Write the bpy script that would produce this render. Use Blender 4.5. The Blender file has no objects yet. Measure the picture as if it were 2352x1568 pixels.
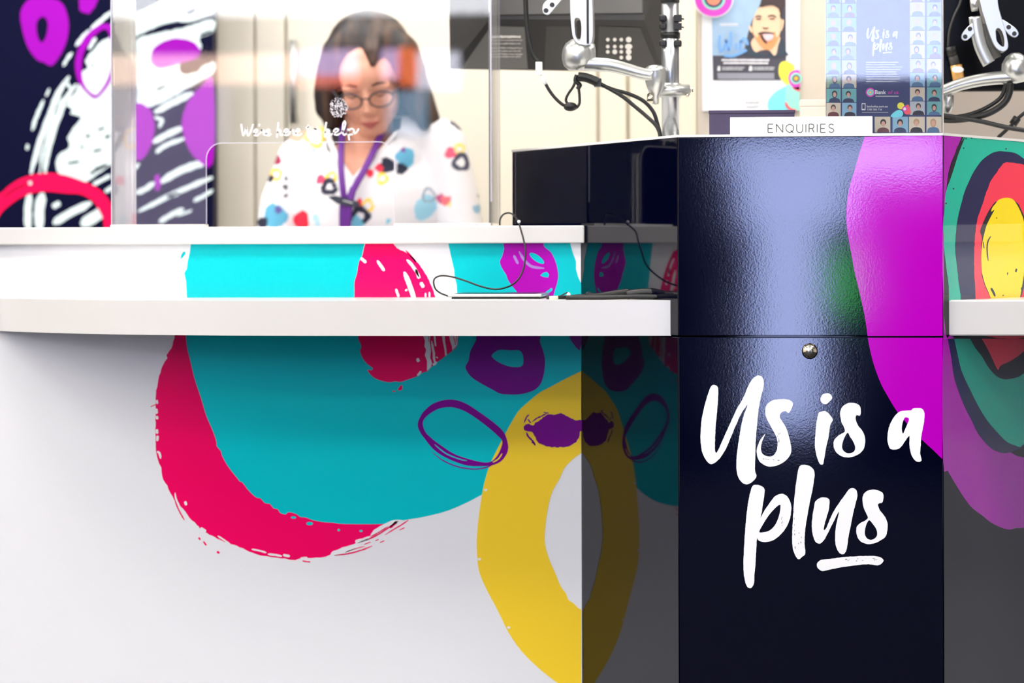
import bpy, bmesh, math, random
from mathutils import Vector, Matrix
from mathutils.geometry import tessellate_polygon
C = bpy.context.scene
COL = C.collection
random.seed(7)

# ------------------------------------------------------------------ camera
FPX = 5800.0                      # focal length in pixels of the 2352 wide frame
HOR = 575.0                       # horizon row
PSI = math.radians(5.5)           # camera turned a little to the left of the counter's normal
RHO = 0.0030                      # slight roll
EYE = Vector((0, 0, 1.12))
Fv = Vector((-math.sin(PSI), math.cos(PSI), 0))
R0 = Vector((math.cos(PSI), math.sin(PSI), 0)); U0 = Vector((0, 0, 1))
Rv = R0 * math.cos(RHO) - U0 * math.sin(RHO)
Uv = U0 * math.cos(RHO) + R0 * math.sin(RHO)
cd = bpy.data.cameras.new('camera'); cam = bpy.data.objects.new('camera', cd); COL.objects.link(cam)
cd.sensor_width = 36.0; cd.lens = FPX * 36.0 / 2352.0
cd.shift_y = -(784.0 - HOR) / 2352.0
M3 = Matrix((Rv, Uv, -Fv)).transposed()
cam.matrix_world = Matrix.Translation(EYE) @ M3.to_4x4()
cd.clip_start = 0.05; cd.clip_end = 60
cd.dof.use_dof = True; cd.dof.focus_distance = 4.32; cd.dof.aperture_fstop = 3.2
C.camera = cam
# ------------------------------------------------------------------ view + world
C.view_settings.view_transform = 'Standard'; C.view_settings.look = 'None'
C.view_settings.gamma = 1.0; C.view_settings.exposure = 0.0
C.view_settings.use_curve_mapping = False
wd = bpy.data.worlds.new('world'); C.world = wd; wd.use_nodes = True
wd.node_tree.nodes['Background'].inputs[0].default_value = (0.75, 0.85, 1.0, 1)
wd.node_tree.nodes['Background'].inputs[1].default_value = 0.05
LAMP = 14.2       # ceiling luminaire strength
LAMPS = [(x, y) for y in (-2.6, -0.6, 1.4, 3.2) for x in (-4.3, -2.5, -0.7, 1.1)] + [(-2.5, 4.8), (-0.7, 4.8), (1.1, 4.8), (-1.9, 5.75), (-0.1, 5.75)]  # unseen; rows added to light the counter front, posters and cupboards

# ------------------------------------------------------------------ helpers
def ray(px, py):
    return Fv + Rv * ((px - 1176.0) / FPX) + Uv * ((HOR - py) / FPX)
def hit(p0, n, px, py):
    d = ray(px, py); return EYE + d * ((p0 - EYE).dot(n) / d.dot(n))
def W(px, py, y):
    return hit(Vector((0, y, 0)), Vector((0, 1, 0)), px, py)
def to_px(p):
    q = p - EYE; f = q.dot(Fv)
    return 1176 + FPX * q.dot(Rv) / f, HOR - FPX * q.dot(Uv) / f
def L(px, y): return px * y / FPX
def lin(c):
    c /= 255.0
    return c / 12.92 if c <= 0.04045 else ((c + 0.055) / 1.055) ** 2.4
def catmull(p, closed=True, n=4):
    out = []; m = len(p)
    rng = range(m) if closed else range(m - 1)
    for i in rng:
        if closed: a, b, c, d = p[i - 1], p[i], p[(i + 1) % m], p[(i + 2) % m]
        else: a, b, c, d = p[max(i - 1, 0)], p[i], p[i + 1], p[min(i + 2, m - 1)]
        for k in range(n):
            t = k / n
            out.append(tuple(0.5 * (2 * b[j] + (c[j] - a[j]) * t + (2 * a[j] - 5 * b[j] + 4 * c[j] - d[j]) * t * t
                             + (3 * b[j] - a[j] - 3 * c[j] + d[j]) * t ** 3) for j in range(len(b))))
    if not closed: out.append(tuple(p[-1]))
    return out
def jag(p, amp, step=5.0, seed=1):
    r = random.Random(seed); out = []
    for i in range(len(p)):
        a, b = p[i], p[(i + 1) % len(p)]
        dx, dy = b[0] - a[0], b[1] - a[1]; ln = math.hypot(dx, dy); k = max(1, int(ln / step))
        for j in range(k):
            t = j / k; o = r.uniform(-amp, amp)
            nx, ny = (-dy / ln, dx / ln) if ln > 1e-6 else (0, 0)
            out.append((a[0] + dx * t + nx * o, a[1] + dy * t + ny * o))
    return out
def z(pts, s, ox, oy): return [(ox + x / s, oy + y / s) for x, y in pts]

MATS = {}
def mat(name, rgb, rough=0.35, metal=0.0, spec=0.5, bump=0.0, bscale=200.0, bdist=0.0003, emit=0.0, coat=0.0, var=0.0, vscale=8.0):
    if name in MATS: return MATS[name]
    m = bpy.data.materials.new(name); m.use_nodes = True; nt = m.node_tree; b = nt.nodes['Principled BSDF']
    c = tuple(lin(v) for v in rgb) + (1,)
    b.inputs['Base Color'].default_value = c; b.inputs['Roughness'].default_value = rough
    b.inputs['Metallic'].default_value = metal; b.inputs['Specular IOR Level'].default_value = spec
    if coat: b.inputs['Coat Weight'].default_value = coat; b.inputs['Coat Roughness'].default_value = 0.05
    tc = nt.nodes.new('ShaderNodeTexCoord')
    if emit:
        b.inputs['Emission Color'].default_value = c; b.inputs['Emission Strength'].default_value = emit
    if bump:
        n = nt.nodes.new('ShaderNodeTexNoise'); n.inputs['Scale'].default_value = bscale; n.inputs['Detail'].default_value = 2
        nt.links.new(tc.outputs['Object'], n.inputs['Vector'])
        bp = nt.nodes.new('ShaderNodeBump'); bp.inputs['Strength'].default_value = bump; bp.inputs['Distance'].default_value = bdist
        nt.links.new(n.outputs['Fac'], bp.inputs['Height']); nt.links.new(bp.outputs['Normal'], b.inputs['Normal'])
    v = max(var, 0.0)
    n2 = nt.nodes.new('ShaderNodeTexNoise'); n2.inputs['Scale'].default_value = vscale
    nt.links.new(tc.outputs['Object'], n2.inputs['Vector'])
    if v:
        mx = nt.nodes.new('ShaderNodeMix'); mx.data_type = 'RGBA'
        mx.inputs[6].default_value = tuple(x * (1 - v) for x in c[:3]) + (1,); mx.inputs[7].default_value = tuple(min(1, x * (1 + v)) for x in c[:3]) + (1,)
        nt.links.new(n2.outputs['Fac'], mx.inputs[0]); nt.links.new(mx.outputs[2], b.inputs['Base Color'])
    else:
        mr = nt.nodes.new('ShaderNodeMapRange'); mr.inputs['To Min'].default_value = rough * 0.9; mr.inputs['To Max'].default_value = rough * 1.1
        nt.links.new(n2.outputs['Fac'], mr.inputs['Value']); nt.links.new(mr.outputs['Result'], b.inputs['Roughness'])
    MATS[name] = m; return m
def acrylic(name, tint=(1, 1, 1), ior=1.45, haze=0.0):
    m = bpy.data.materials.new(name); m.use_nodes = True; nt = m.node_tree; nt.nodes.clear()
    o = nt.nodes.new('ShaderNodeOutputMaterial'); mx = nt.nodes.new('ShaderNodeMixShader')
    t = nt.nodes.new('ShaderNodeBsdfTransparent'); g = nt.nodes.new('ShaderNodeBsdfGlossy'); f = nt.nodes.new('ShaderNodeFresnel')
    t.inputs[0].default_value = tint + (1,); g.inputs['Roughness'].default_value = 0.02; f.inputs['IOR'].default_value = ior
    nt.links.new(f.outputs[0], mx.inputs[0]); nt.links.new(t.outputs[0], mx.inputs[1]); nt.links.new(g.outputs[0], mx.inputs[2])
    if haze:
        hz = nt.nodes.new('ShaderNodeMixShader'); df = nt.nodes.new('ShaderNodeBsdfTranslucent'); d2 = nt.nodes.new('ShaderNodeBsdfDiffuse'); ad = nt.nodes.new('ShaderNodeMixShader')
        nt.links.new(df.outputs[0], ad.inputs[1]); nt.links.new(d2.outputs[0], ad.inputs[2]); hz.inputs[0].default_value = haze
        nt.links.new(mx.outputs[0], hz.inputs[1]); nt.links.new(ad.outputs[0], hz.inputs[2]); nt.links.new(hz.outputs[0], o.inputs[0]); return m
    nt.links.new(mx.outputs[0], o.inputs[0]); return m

class MB:
    def __init__(s): s.v = []; s.f = []; s.m = []; s.mats = []; s.sm = []
    def mi(s, m):
        if m not in s.mats: s.mats.append(m)
        return s.mats.index(m)
    def add(s, vs, fs, m, smooth=False):
        o = len(s.v); s.v += [Vector(v) for v in vs]; k = s.mi(m)
        for f in fs: s.f.append([o + i for i in f]); s.m.append(k); s.sm.append(smooth)
        return s
    def box(s, a, b, m):
        x0, y0, z0 = (min(a[i], b[i]) for i in range(3)); x1, y1, z1 = (max(a[i], b[i]) for i in range(3))
        v = [(x0, y0, z0), (x1, y0, z0), (x1, y1, z0), (x0, y1, z0), (x0, y0, z1), (x1, y0, z1), (x1, y1, z1), (x0, y1, z1)]
        return s.add(v, [(0, 3, 2, 1), (4, 5, 6, 7), (0, 1, 5, 4), (1, 2, 6, 5), (2, 3, 7, 6), (3, 0, 4, 7)], m)
    def prism(s, plan, z0, z1, m):         # plan = list of (x,y), any winding
        n = len(plan); v = [(x, y, z0) for x, y in plan] + [(x, y, z1) for x, y in plan]
        tri = tessellate_polygon([[Vector((x, y, 0)) for x, y in plan]])
        fs = [tuple(t) for t in tri] + [tuple(n + i for i in t) for t in tri]
        fs += [(i, (i + 1) % n, n + (i + 1) % n, n + i) for i in range(n)]
        return s.add(v, fs, m)
    def extrude(s, pts, vec, m, holes=()):   # planar polygon of world points (plus holes), extruded by vec
        loops = [list(map(Vector, pts))] + [list(map(Vector, h)) for h in holes]
        tri = tessellate_polygon(loops); allp = [p for l in loops for p in l]; n = len(allp)
        v = allp + [p + Vector(vec) for p in allp]
        fs = [tuple(t) for t in tri] + [tuple(n + i for i in t) for t in tri]; o = 0
        for l in loops:
            k = len(l); fs += [(o + i, o + (i + 1) % k, n + o + (i + 1) % k, n + o + i) for i in range(k)]; o += k
        return s.add(v, fs, m)
    def decal(s, pts, surf, layer, m, holes=()):
        loops = [[Vector((x, y, 0)) for x, y in pts]] + [[Vector((x, y, 0)) for x, y in h] for h in holes]
        tri = tessellate_polygon(loops); allp = [p for l in loops for p in l]
        vs = [surf(p.x, p.y, layer) for p in allp]
        return s.add(vs, [tuple(t) for t in tri], m)
    def stroke(s, pts, w, surf, layer, m, taper=True, seed=0, amp=0.0, n=5):
        p = catmull(pts, False, n); r = random.Random(seed); k = len(p); lft = []; rgt = []
        for i in range(k):
            a = p[max(i - 1, 0)]; b = p[min(i + 1, k - 1)]; dx, dy = b[0] - a[0], b[1] - a[1]; ln = math.hypot(dx, dy) or 1
            t = i / (k - 1); ww = w / 2 * (min(1, 0.35 + 3.2 * min(t, 1 - t)) if taper else 1)
            lft.append((p[i][0] - dy / ln * (ww + r.uniform(-amp, amp)), p[i][1] + dx / ln * (ww + r.uniform(-amp, amp))))
            rgt.append((p[i][0] + dy / ln * (ww + r.uniform(-amp, amp)), p[i][1] - dx / ln * (ww + r.uniform(-amp, amp))))
        vs = [surf(x, y, layer) for x, y in lft] + [surf(x, y, layer) for x, y in rgt]
        return s.add(vs, [(i, i + 1, k + i + 1, k + i) for i in range(k - 1)], m)
    def tube(s, pts, r, m, seg=14, r2=None, cap=True, side=None):
        P = [Vector(p) for p in pts]; n = len(P)
        rs = r if isinstance(r, (list, tuple)) else [r] * n
        r2s = r2 if isinstance(r2, (list, tuple)) else ([r2] * n if r2 is not None else rs)
        T = [(P[min(i + 1, n - 1)] - P[max(i - 1, 0)]).normalized() for i in range(n)]
        up = Vector(side) if side else (Vector((0, 0, 1)) if abs(T[0].z) < 0.9 else Vector((0, 1, 0)))
        vs = []; N = None
        for i in range(n):
            if N is None or side: N = (up - T[i] * up.dot(T[i])).normalized()
            else: N = (N - T[i] * N.dot(T[i])).normalized()
            B = T[i].cross(N)
            for k in range(seg):
                a = 2 * math.pi * k / seg
                vs.append(P[i] + N * (math.cos(a) * rs[i]) + B * (math.sin(a) * r2s[i]))
        fs = [(i * seg + k, i * seg + (k + 1) % seg, (i + 1) * seg + (k + 1) % seg, (i + 1) * seg + k) for i in range(n - 1) for k in range(seg)]
        s.add(vs, fs, m, True)
        if cap: s.add([vs[k] for k in range(seg)], [tuple(range(seg))], m); s.add([vs[(n - 1) * seg + k] for k in range(seg)], [tuple(range(seg))], m)
        return s
    def lathe(s, base, axis, prof, m, seg=28):   # prof = list of (radius, height along axis)
        ax = Vector(axis).normalized(); a = Vector((0, 0, 1)) if abs(ax.z) < 0.9 else Vector((1, 0, 0))
        N = (a - ax * a.dot(ax)).normalized(); B = ax.cross(N); vs = []
        for r, h in prof:
            for k in range(seg):
                t = 2 * math.pi * k / seg; vs.append(Vector(base) + ax * h + N * (r * math.cos(t)) + B * (r * math.sin(t)))
        n = len(prof)
        return s.add(vs, [(i * seg + k, i * seg + (k + 1) % seg, (i + 1) * seg + (k + 1) % seg, (i + 1) * seg + k) for i in range(n - 1) for k in range(seg)], m, True)
    def ell(s, c, r, m, rot=None, seg=24, ring=14):
        vs = []; c = Vector(c)
        for i in range(ring + 1):
            th = math.pi * i / ring
            for k in range(seg):
                ph = 2 * math.pi * k / seg
                v = Vector((r[0] * math.sin(th) * math.cos(ph), r[1] * math.sin(th) * math.sin(ph), r[2] * math.cos(th)))
                vs.append(c + (rot @ v if rot else v))
        return s.add(vs, [(i * seg + k, i * seg + (k + 1) % seg, (i + 1) * seg + (k + 1) % seg, (i + 1) * seg + k) for i in range(ring) for k in range(seg)], m, True)
    def caps(s, a, b, ra, rb, m):    # tapered capsule
        a = Vector(a); b = Vector(b); d = b - a; pts = []; rs = []
        u = d.normalized()
        for k in range(5): t = math.radians(-90 + 22.5 * k); pts.append(a + u * (ra * math.sin(t))); rs.append(max(ra * math.cos(t), 1e-4))
        for k in range(5): t = math.radians(22.5 * k); pts.append(b + u * (rb * math.sin(t))); rs.append(max(rb * math.cos(t), 1e-4))
        return s.tube(pts, rs, m, 18)
    def build(s, name, parent=None, bevel=0.0, seg=3, weld=True):
        me = bpy.data.meshes.new(name); me.from_pydata([tuple(v) for v in s.v], [], s.f)
        for m in s.mats: me.materials.append(m)
        me.polygons.foreach_set('material_index', s.m); me.polygons.foreach_set('use_smooth', s.sm); me.update()
        bm = bmesh.new(); bm.from_mesh(me)
        if weld: bmesh.ops.remove_doubles(bm, verts=bm.verts, dist=1e-6)
        bmesh.ops.recalc_face_normals(bm, faces=bm.faces); bm.to_mesh(me); bm.free()
        o = bpy.data.objects.new(name, me); COL.objects.link(o)
        if parent: o.parent = parent; o.matrix_parent_inverse = parent.matrix_world.inverted()
        if bevel:
            b = o.modifiers.new('bevel', 'BEVEL'); b.width = bevel; b.segments = seg; b.limit_method = 'ANGLE'; b.angle_limit = math.radians(40)
        return o
def tag(o, label=None, cat=None, group=None, kind=None):
    if label: o['label'] = label
    if cat: o['category'] = cat
    if group: o['group'] = group
    if kind: o['kind'] = kind
    return o
def empty(name, loc, label, cat, group=None):
    o = bpy.data.objects.new(name, None); COL.objects.link(o); o.location = loc
    o.matrix_world = Matrix.Translation(Vector(loc)); o.empty_display_size = 0.05
    return tag(o, label, cat, group)
def struct(o): return tag(o, kind='structure')
def solidmesh(mb, name, parent, voxel, smooth=6, facet=0.5):
    """voxel-union the collected shapes into one continuous smooth surface"""
    o = mb.build('tmp', None, weld=False)
    r = o.modifiers.new('r', 'REMESH'); r.mode = 'VOXEL'; r.voxel_size = voxel
    s = o.modifiers.new('s', 'SMOOTH'); s.factor = facet; s.iterations = smooth
    dg = bpy.context.evaluated_depsgraph_get(); dg.update()
    me = bpy.data.meshes.new_from_object(o.evaluated_get(dg))
    me.materials.clear()
    for m in mb.mats: me.materials.append(m)
    bpy.data.objects.remove(o, do_unlink=True)
    n = bpy.data.objects.new(name, me); COL.objects.link(n); me.name = name
    for p in me.polygons: p.use_smooth = True; p.material_index = 0
    if parent: n.parent = parent; n.matrix_parent_inverse = parent.matrix_world.inverted()
    return n
def text_mb(mb, txt, surf, x, y, h, m, layer=3, align='LEFT', wscale=1.0, offset=0.0, shear=0.0):
    cu = bpy.data.curves.new('t', 'FONT'); cu.body = txt; cu.size = 1.0; cu.align_x = align; cu.offset = offset; cu.resolution_u = 3
    cu.shear = shear
    o = bpy.data.objects.new('t', cu); COL.objects.link(o)
    dg = bpy.context.evaluated_depsgraph_get(); dg.update()
    me = bpy.data.meshes.new_from_object(o.evaluated_get(dg))
    vs = [surf(x + v.co.x * h * wscale, y - v.co.y * h, layer) for v in me.vertices]
    mb.add(vs, [tuple(p.vertices) for p in me.polygons], m)
    bpy.data.objects.remove(o, do_unlink=True); bpy.data.meshes.remove(me)
def surf_of(p0, n, step=0.00015):
    p0 = Vector(p0); n = Vector(n).normalized()
    def f(px, py, layer=0): return hit(p0 + n * (layer * step), n, px, py)
    return f

# ------------------------------------------------------------------ materials
white = mat('white_laminate', (215, 213, 210), 0.22)
whitep = mat('white_panel', (236, 237, 240), 0.25)
whiteedge = mat('white_edge', (238, 236, 232), 0.3)
teal = mat('teal_print', (0, 196, 203), 0.22, spec=0.2)
pink = mat('pink_print', (246, 0, 98), 0.22, spec=0.2)
yellow = mat('yellow_print', (250, 212, 52), 0.22, spec=0.2)
purple = mat('purple_print', (120, 0, 138), 0.22, spec=0.2)
magr = mat('magenta_riser_print', (178, 0, 178), 0.22, spec=0.2)
lilac = mat('lilac_print', (165, 130, 205), 0.22)
navyk = mat('navy_vinyl', (0, 1, 22), 0.065, bump=1.0, bscale=330, bdist=0.000026, spec=0.55)
magk = mat('magenta_vinyl', (184, 0, 188), 0.065, bump=1.0, bscale=330, bdist=0.000026, spec=0.55)
whitek = mat('white_lettering', (246, 246, 247), 0.3)
navys = mat('navy_side_vinyl', (0, 1, 20), 0.035, spec=0.33)
mags = mat('magenta_side_vinyl', (180, 0, 182), 0.035)
teals = mat('teal_side_vinyl', (0, 192, 164), 0.035)
blues = mat('blue_side_vinyl', (0, 14, 78), 0.035)
reds = mat('red_side_vinyl', (252, 52, 84), 0.035)
yels = mat('yellow_side_vinyl', (255, 228, 0), 0.035)
blacks = mat('black_side_vinyl', (8, 12, 32), 0.035)
navym = mat('navy_mural', (0, 2, 40), 0.45, spec=0.08)
palem = mat('pale_blue_mural', (213, 230, 232), 0.5, spec=0.1)
purm = mat('purple_mural', (150, 0, 170), 0.5, spec=0.1)
redm = mat('red_mural', (250, 0, 80), 0.5, spec=0.1)
beige = mat('cream_cupboard', (225, 219, 204), 0.5)
beige2 = mat('cream_gap', (196, 186, 160), 0.7)
wallm = mat('wall_paint', (244, 240, 232), 0.7, bump=0.1, bscale=90)
taupe = mat('taupe_paint', (222, 211, 193), 0.7, bump=0.1, bscale=90)
pinkwall = mat('warm_grey_paint', (217, 207, 198), 0.7)
darkwall = mat('dark_paint', (20, 20, 24), 0.9, spec=0.1)
carpet = mat('carpet', (22, 22, 27), 0.95, bump=0.6, bscale=500, var=0.25, vscale=300)
ceilm = mat('ceiling_tile', (232, 232, 230), 0.8, bump=0.2, bscale=160)
silver = mat('silver_metal', (192, 194, 192), 0.32, metal=0.8)
silverd = mat('brushed_pole', (176, 178, 182), 0.28, metal=0.9)
chrome = mat('chrome', (225, 215, 195), 0.12, metal=1.0)
black = mat('black_plastic', (10, 10, 11), 0.35)
rubber = mat('black_rubber', (8, 9, 9), 0.45)
greym = mat('grey_plastic', (104, 102, 98), 0.5, bump=0.15, bscale=700)
greyd = mat('dark_grey_plastic', (58, 56, 54), 0.5)
greyk = mat('charcoal_plastic', (34, 33, 32), 0.5)
dotm = mat('pale_key', (225, 222, 214), 0.4)
skin = mat('skin', (222, 160, 134), 0.5, var=0.06, vscale=20)
lipm = mat('lips', (186, 96, 92), 0.45)
browm = mat('eyebrow', (70, 46, 36), 0.8)
acr = acrylic('clear_acrylic', (0.985, 0.99, 0.995), 1.5)
acrh = acrylic('reflection_haze_acrylic', (0.985, 0.99, 0.995), 1.5, 0.18)  # haze mixed in to stand for bright reflection on the return panes
acre = mat('acrylic_edge', (226, 224, 240), 0.2)

# ------------------------------------------------------------------ key planes
K1 = EYE + (Fv + R0 * ((1557 - 1176) / FPX)) * 4.3
K1 = Vector((K1.x, K1.y, 0)); YK = K1.y
K2 = W(2166, 775, YK); K2 = Vector((K2.x, YK, 0))
DL = Vector((-0.5, math.sin(math.radians(60)), 0)); DR = Vector((0.5, math.sin(math.radians(60)), 0))
NL = Vector((-math.sin(math.radians(60)), -0.5, 0)); NR = Vector((math.sin(math.radians(60)), -0.5, 0))
YW = hit(K1, NL, 1335, 700).y         # counter front plane
K3 = hit(K1, NL, 1176, 400); SIDE = (Vector((K3.x, K3.y, 0)) - K1).length
Z = lambda px, py, y: W(px, py, y).z
ZKT = Z(1560, 312.5, YK)              # top of the navy pod
ZSEAM = Z(1860, 772.5, YK)
ZL1 = Z(1500, 689, YK + 0.03); ZL0 = Z(1500, 770.6, YK + 0.03)   # writing ledge
ZS1 = Z(1300, 517.5, YW - 0.02); ZS0 = Z(1300, 558, YW - 0.02)     # upper countertop
YB = YW + 0.36

# ------------------------------------------------------------------ room
X0, X1, YR, YBK, HC = -5.2, 4.6, -4.2, 6.9, 3.0
struct(MB().box((X0, YR, -0.05), (X1, YBK, 0), carpet).build('floor'))
struct(MB().box((X0, YR, HC), (X1, YBK, HC + 0.05), ceilm).build('ceiling'))
struct(MB().box((X0, YBK, 0), (X1, YBK + 0.08, HC), pinkwall).build('wall_back'))
struct(MB().box((X0 - 0.08, YR, 0), (X0, YBK, HC), wallm).build('wall_left'))
struct(MB().box((X1, YR, 0), (X1 + 0.08, YBK, HC), wallm).build('wall_right'))
# street side wall behind the photographer: glazed door with a transom, windows, glowing panels added for reflections
def hexc(name, rgb, s): return mat(name, rgb, 0.4, emit=s)
day = hexc('daylight_glass', (205, 218, 255), 14.0)
daydoor = hexc('daylight_door_glass', (182, 196, 255), 17.0)
skyw = hexc('daylight_window', (246, 248, 255), 11.0)
struct(MB().box((X0, YR - 0.1, 0), (X1, YR - 0.02, HC), darkwall).build('wall_front'))
w = MB(); w.box((-0.3, YR, 2.0), (1.05, YR + 0.02, 2.75), day); struct(w.build('window_1'))
fr = MB()
for x in (-0.34, 1.05): fr.box((x, YR - 0.02, 1.96), (x + 0.04, YR + 0.04, 2.79), greyk)
for zz in (1.96, 2.75): fr.box((-0.34, YR - 0.02, zz), (1.09, YR + 0.04, zz + 0.04), greyk)
struct(fr.build('trim_1'))
w = MB(); w.box((-0.14, YR, 1.50), (0.95, YR + 0.02, 1.69), daydoor); w.box((-0.08, YR, 1.24), (0.48, YR + 0.02, 1.495), daydoor); w.box((0.0, YR, 0.22), (0.33, YR + 0.02, 1.235), daydoor)  # glass stepped in width to shape the streak reflected in the pod front
w.box((-0.05, YR - 0.02, 0), (0.0, YR + 0.03, 1.235), greyk); w.box((0.33, YR - 0.02, 0), (0.38, YR + 0.03, 1.235), greyk); w.box((0.03, YR - 0.02, 0), (0.30, YR + 0.02, 0.22), greyk); struct(w.build('door_1'))
w = MB(); w.box((-3.9, YR, 2.41), (-1.35, YR + 0.02, 2.92), skyw); struct(w.build('window_2'))
sg = MB()
lil = hexc('lilac_light', (222, 190, 240), 9.0); orl = hexc('orange_light', (255, 120, 50), 9.0); cor = hexc('coral_light', (255, 130, 110), 8.0)
pea = hexc('peach_light', (255, 214, 190), 8.0); blu = hexc('blue_light', (150, 185, 215), 6.0); lav = hexc('lavender_light', (235, 235, 255), 9.0)
for a, b, c0, c1, m in ((-3.6, -2.52, 2.04, 2.2, pea), (-2.5, -2.16, 2.08, 2.22, lil), (-2.5, -2.16, 2.02, 2.078, cor), (-2.03, -1.935, 2.06, 2.22, lil), (-1.93, -1.84, 2.02, 2.23, orl),
                        (-1.835, -1.6, 2.0, 2.2, lav), (-2.0, -1.78, 1.75, 1.99, blu), (-3.9, -2.88, 1.1, 2.03, hexc('dim_lavender_light', (205, 195, 235), 1.6))):  # last one, dim lavender, added to veil the screen's left part by reflection
    sg.box((a, YR - 0.02, c0), (b, YR + 0.02, c1), m)
struct(sg.build('reflection_panels'))  # added glowing panels, coloured and placed for the reflections in the screen
struct(MB().box((0.385, YR - 0.02, 0.8), (0.52, YR + 0.03, 1.12), hexc('green_light', (60, 200, 70), 11.0)).build('green_reflection_panel'))  # added green glowing panel, there to tint the pod front by reflection
lampw = hexc('lamp_diffuser', (255, 250, 244), LAMP)
for i, (x, y) in enumerate(LAMPS):
    e = empty('ceiling_light', (x, y, HC), 'flush white rectangular ceiling light panel', 'ceiling light', 'ceiling light panels')
    MB().box((x - 0.62, y - 0.32, HC - 0.03), (x + 0.62, y + 0.32, HC - 0.002), white).build('frame', e)
    MB().box((x - 0.58, y - 0.28, HC - 0.036), (x + 0.58, y + 0.28, HC - 0.031), lampw).build('diffuser', e)

# ------------------------------------------------------------------ left counter: front panel with the mural print
SW = surf_of((0, YW, 0), (0, -1, 0))
xe = W(1335, 900, YW).x; XL = -2.2
root = empty('service_counter', (-0.9, YW, 0), 'white service counter front printed with teal, pink and yellow blobs', 'counter')
p = MB(); p.prism([(XL, YW), (xe, YW), (xe - 0.019, YW + 0.03), (XL, YW + 0.03)], 0.02, ZS0, whitep)
crescent = [(402, 740), (400, 775), (393, 800), (383, 815), (384, 822), (376, 835), (368, 855), (362, 880), (358, 905), (358, 935), (357, 980), (358, 1030), (364, 1058), (370, 1074), (375, 1100), (384, 1115),
            (392, 1134), (405, 1153), (419, 1167), (435, 1188), (452, 1205), (462, 1216), (476, 1224), (492, 1233), (514, 1244), (536, 1251), (558, 1259), (580, 1269), (598, 1275), (615, 1277), (640, 1281), (658, 1283), (678, 1286), (694, 1281),
            (716, 1281), (743, 1279), (757, 1274), (765, 1266), (786, 1257), (816, 1248), (817, 1240), (849, 1231), (855, 1221), (865, 1213), (887, 1203), (800, 1150), (600, 1060), (500, 920), (450, 740)]
p.decal(jag(catmull(crescent, True, 3), 0.9, 5, 3), SW, 1, pink)
tealp = [(426, 740), (427, 770), (430, 800), (437, 828), (447, 870), (462, 915), (474, 955), (490, 992), (497, 1015), (498, 1025), (507, 1035), (510, 1046), (520, 1065), (532, 1082), (545, 1098), (550, 1105), (557, 1108), (570, 1125),
         (588, 1142), (598, 1144), (608, 1155), (620, 1157), (628, 1167), (638, 1169), (643, 1177), (655, 1181), (663, 1176), (680, 1180), (690, 1187), (702, 1188), (718, 1194), (745, 1199), (765, 1200), (790, 1203), (880, 1203), (905, 1198), (935, 1193), (976, 1186), (1030, 1172),
         (1080, 1150), (1106, 1136), (1135, 1080), (1175, 1010), (1240, 930), (1335, 880), (1335, 740)]
p.decal(catmull(tealp[:-6], False, 3) + tealp[-6:], SW, 2, teal)
for x, y, rx, ry in ((674, 1188, 6, 3), (711, 1202, 8, 4), (778, 1217, 3, 3), (829, 1219, 4, 2.5)):
    p.decal([(x + rx * math.cos(a * math.pi / 5), y + ry * math.sin(a * math.pi / 5)) for a in range(10)], SW, 3, teal)
# dry brush marks along the crescent
for pts, wd_, m_ in (([(402, 1131), (404, 1145), (411, 1160), (421, 1178), (424, 1190)], 4, whitep), ([(425, 1151), (428, 1160)], 6, whitep), ([(360, 918), (361, 928)], 5, whitep), ([(359, 938), (359, 950)], 7, whitep),
                     ([(360, 955), (361, 963)], 6, whitep), ([(360, 985), (361, 996)], 6, whitep), ([(362, 1000), (361, 1013)], 6, whitep), ([(360, 1037), (366, 1040), (369, 1053)], 5, whitep),
                     ([(500, 1230), (515, 1240), (530, 1251)], 4, whitep), ([(578, 1261), (595, 1264), (612, 1269)], 4, whitep), ([(615, 1272), (632, 1274), (648, 1277)], 5, whitep), ([(650, 1274), (666, 1277)], 6, whitep), ([(690, 1282), (706, 1280)], 5, whitep), ([(460, 1212), (473, 1221)], 7, whitep),
                     ([(763, 1273), (790, 1267), (815, 1262)], 8, whitep), ([(820, 1244), (835, 1240), (850, 1232)], 7, whitep), ([(852, 1228), (875, 1212), (900, 1200), (925, 1196)], 9, whitep),
                     ([(768, 1275), (800, 1271), (830, 1263), (856, 1253)], 3, pink), ([(793, 1268), (815, 1260), (838, 1254)], 2, pink), ([(822, 1246), (850, 1236), (872, 1225), (900, 1206), (915, 1196)], 3, pink), ([(850, 1233), (870, 1222), (892, 1208)], 2.5, pink),
                     ([(884, 1228), (905, 1215), (925, 1203), (938, 1194)], 2.5, pink), ([(895, 1212), (905, 1203), (912, 1197)], 6, pink), ([(836, 1250), (852, 1244)], 2, pink), ([(862, 1242), (870, 1238)], 2, pink), ([(872, 1246), (883, 1241)], 2, pink), ([(917, 1217), (930, 1211)], 2, pink),
                     ([(456, 1234), (460, 1239)], 4, pink), ([(467, 1243), (474, 1252)], 4, pink), ([(498, 1266), (504, 1270)], 5, pink), ([(694, 1288), (713, 1290)], 3, pink), ([(402, 1150), (410, 1170), (424, 1195)], 3, pink), ([(345, 934), (362, 927)], 2, pink)):
    p.stroke(pts, wd_, SW, 4, m_, amp=0.3, seed=int(pts[0][0]))
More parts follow.
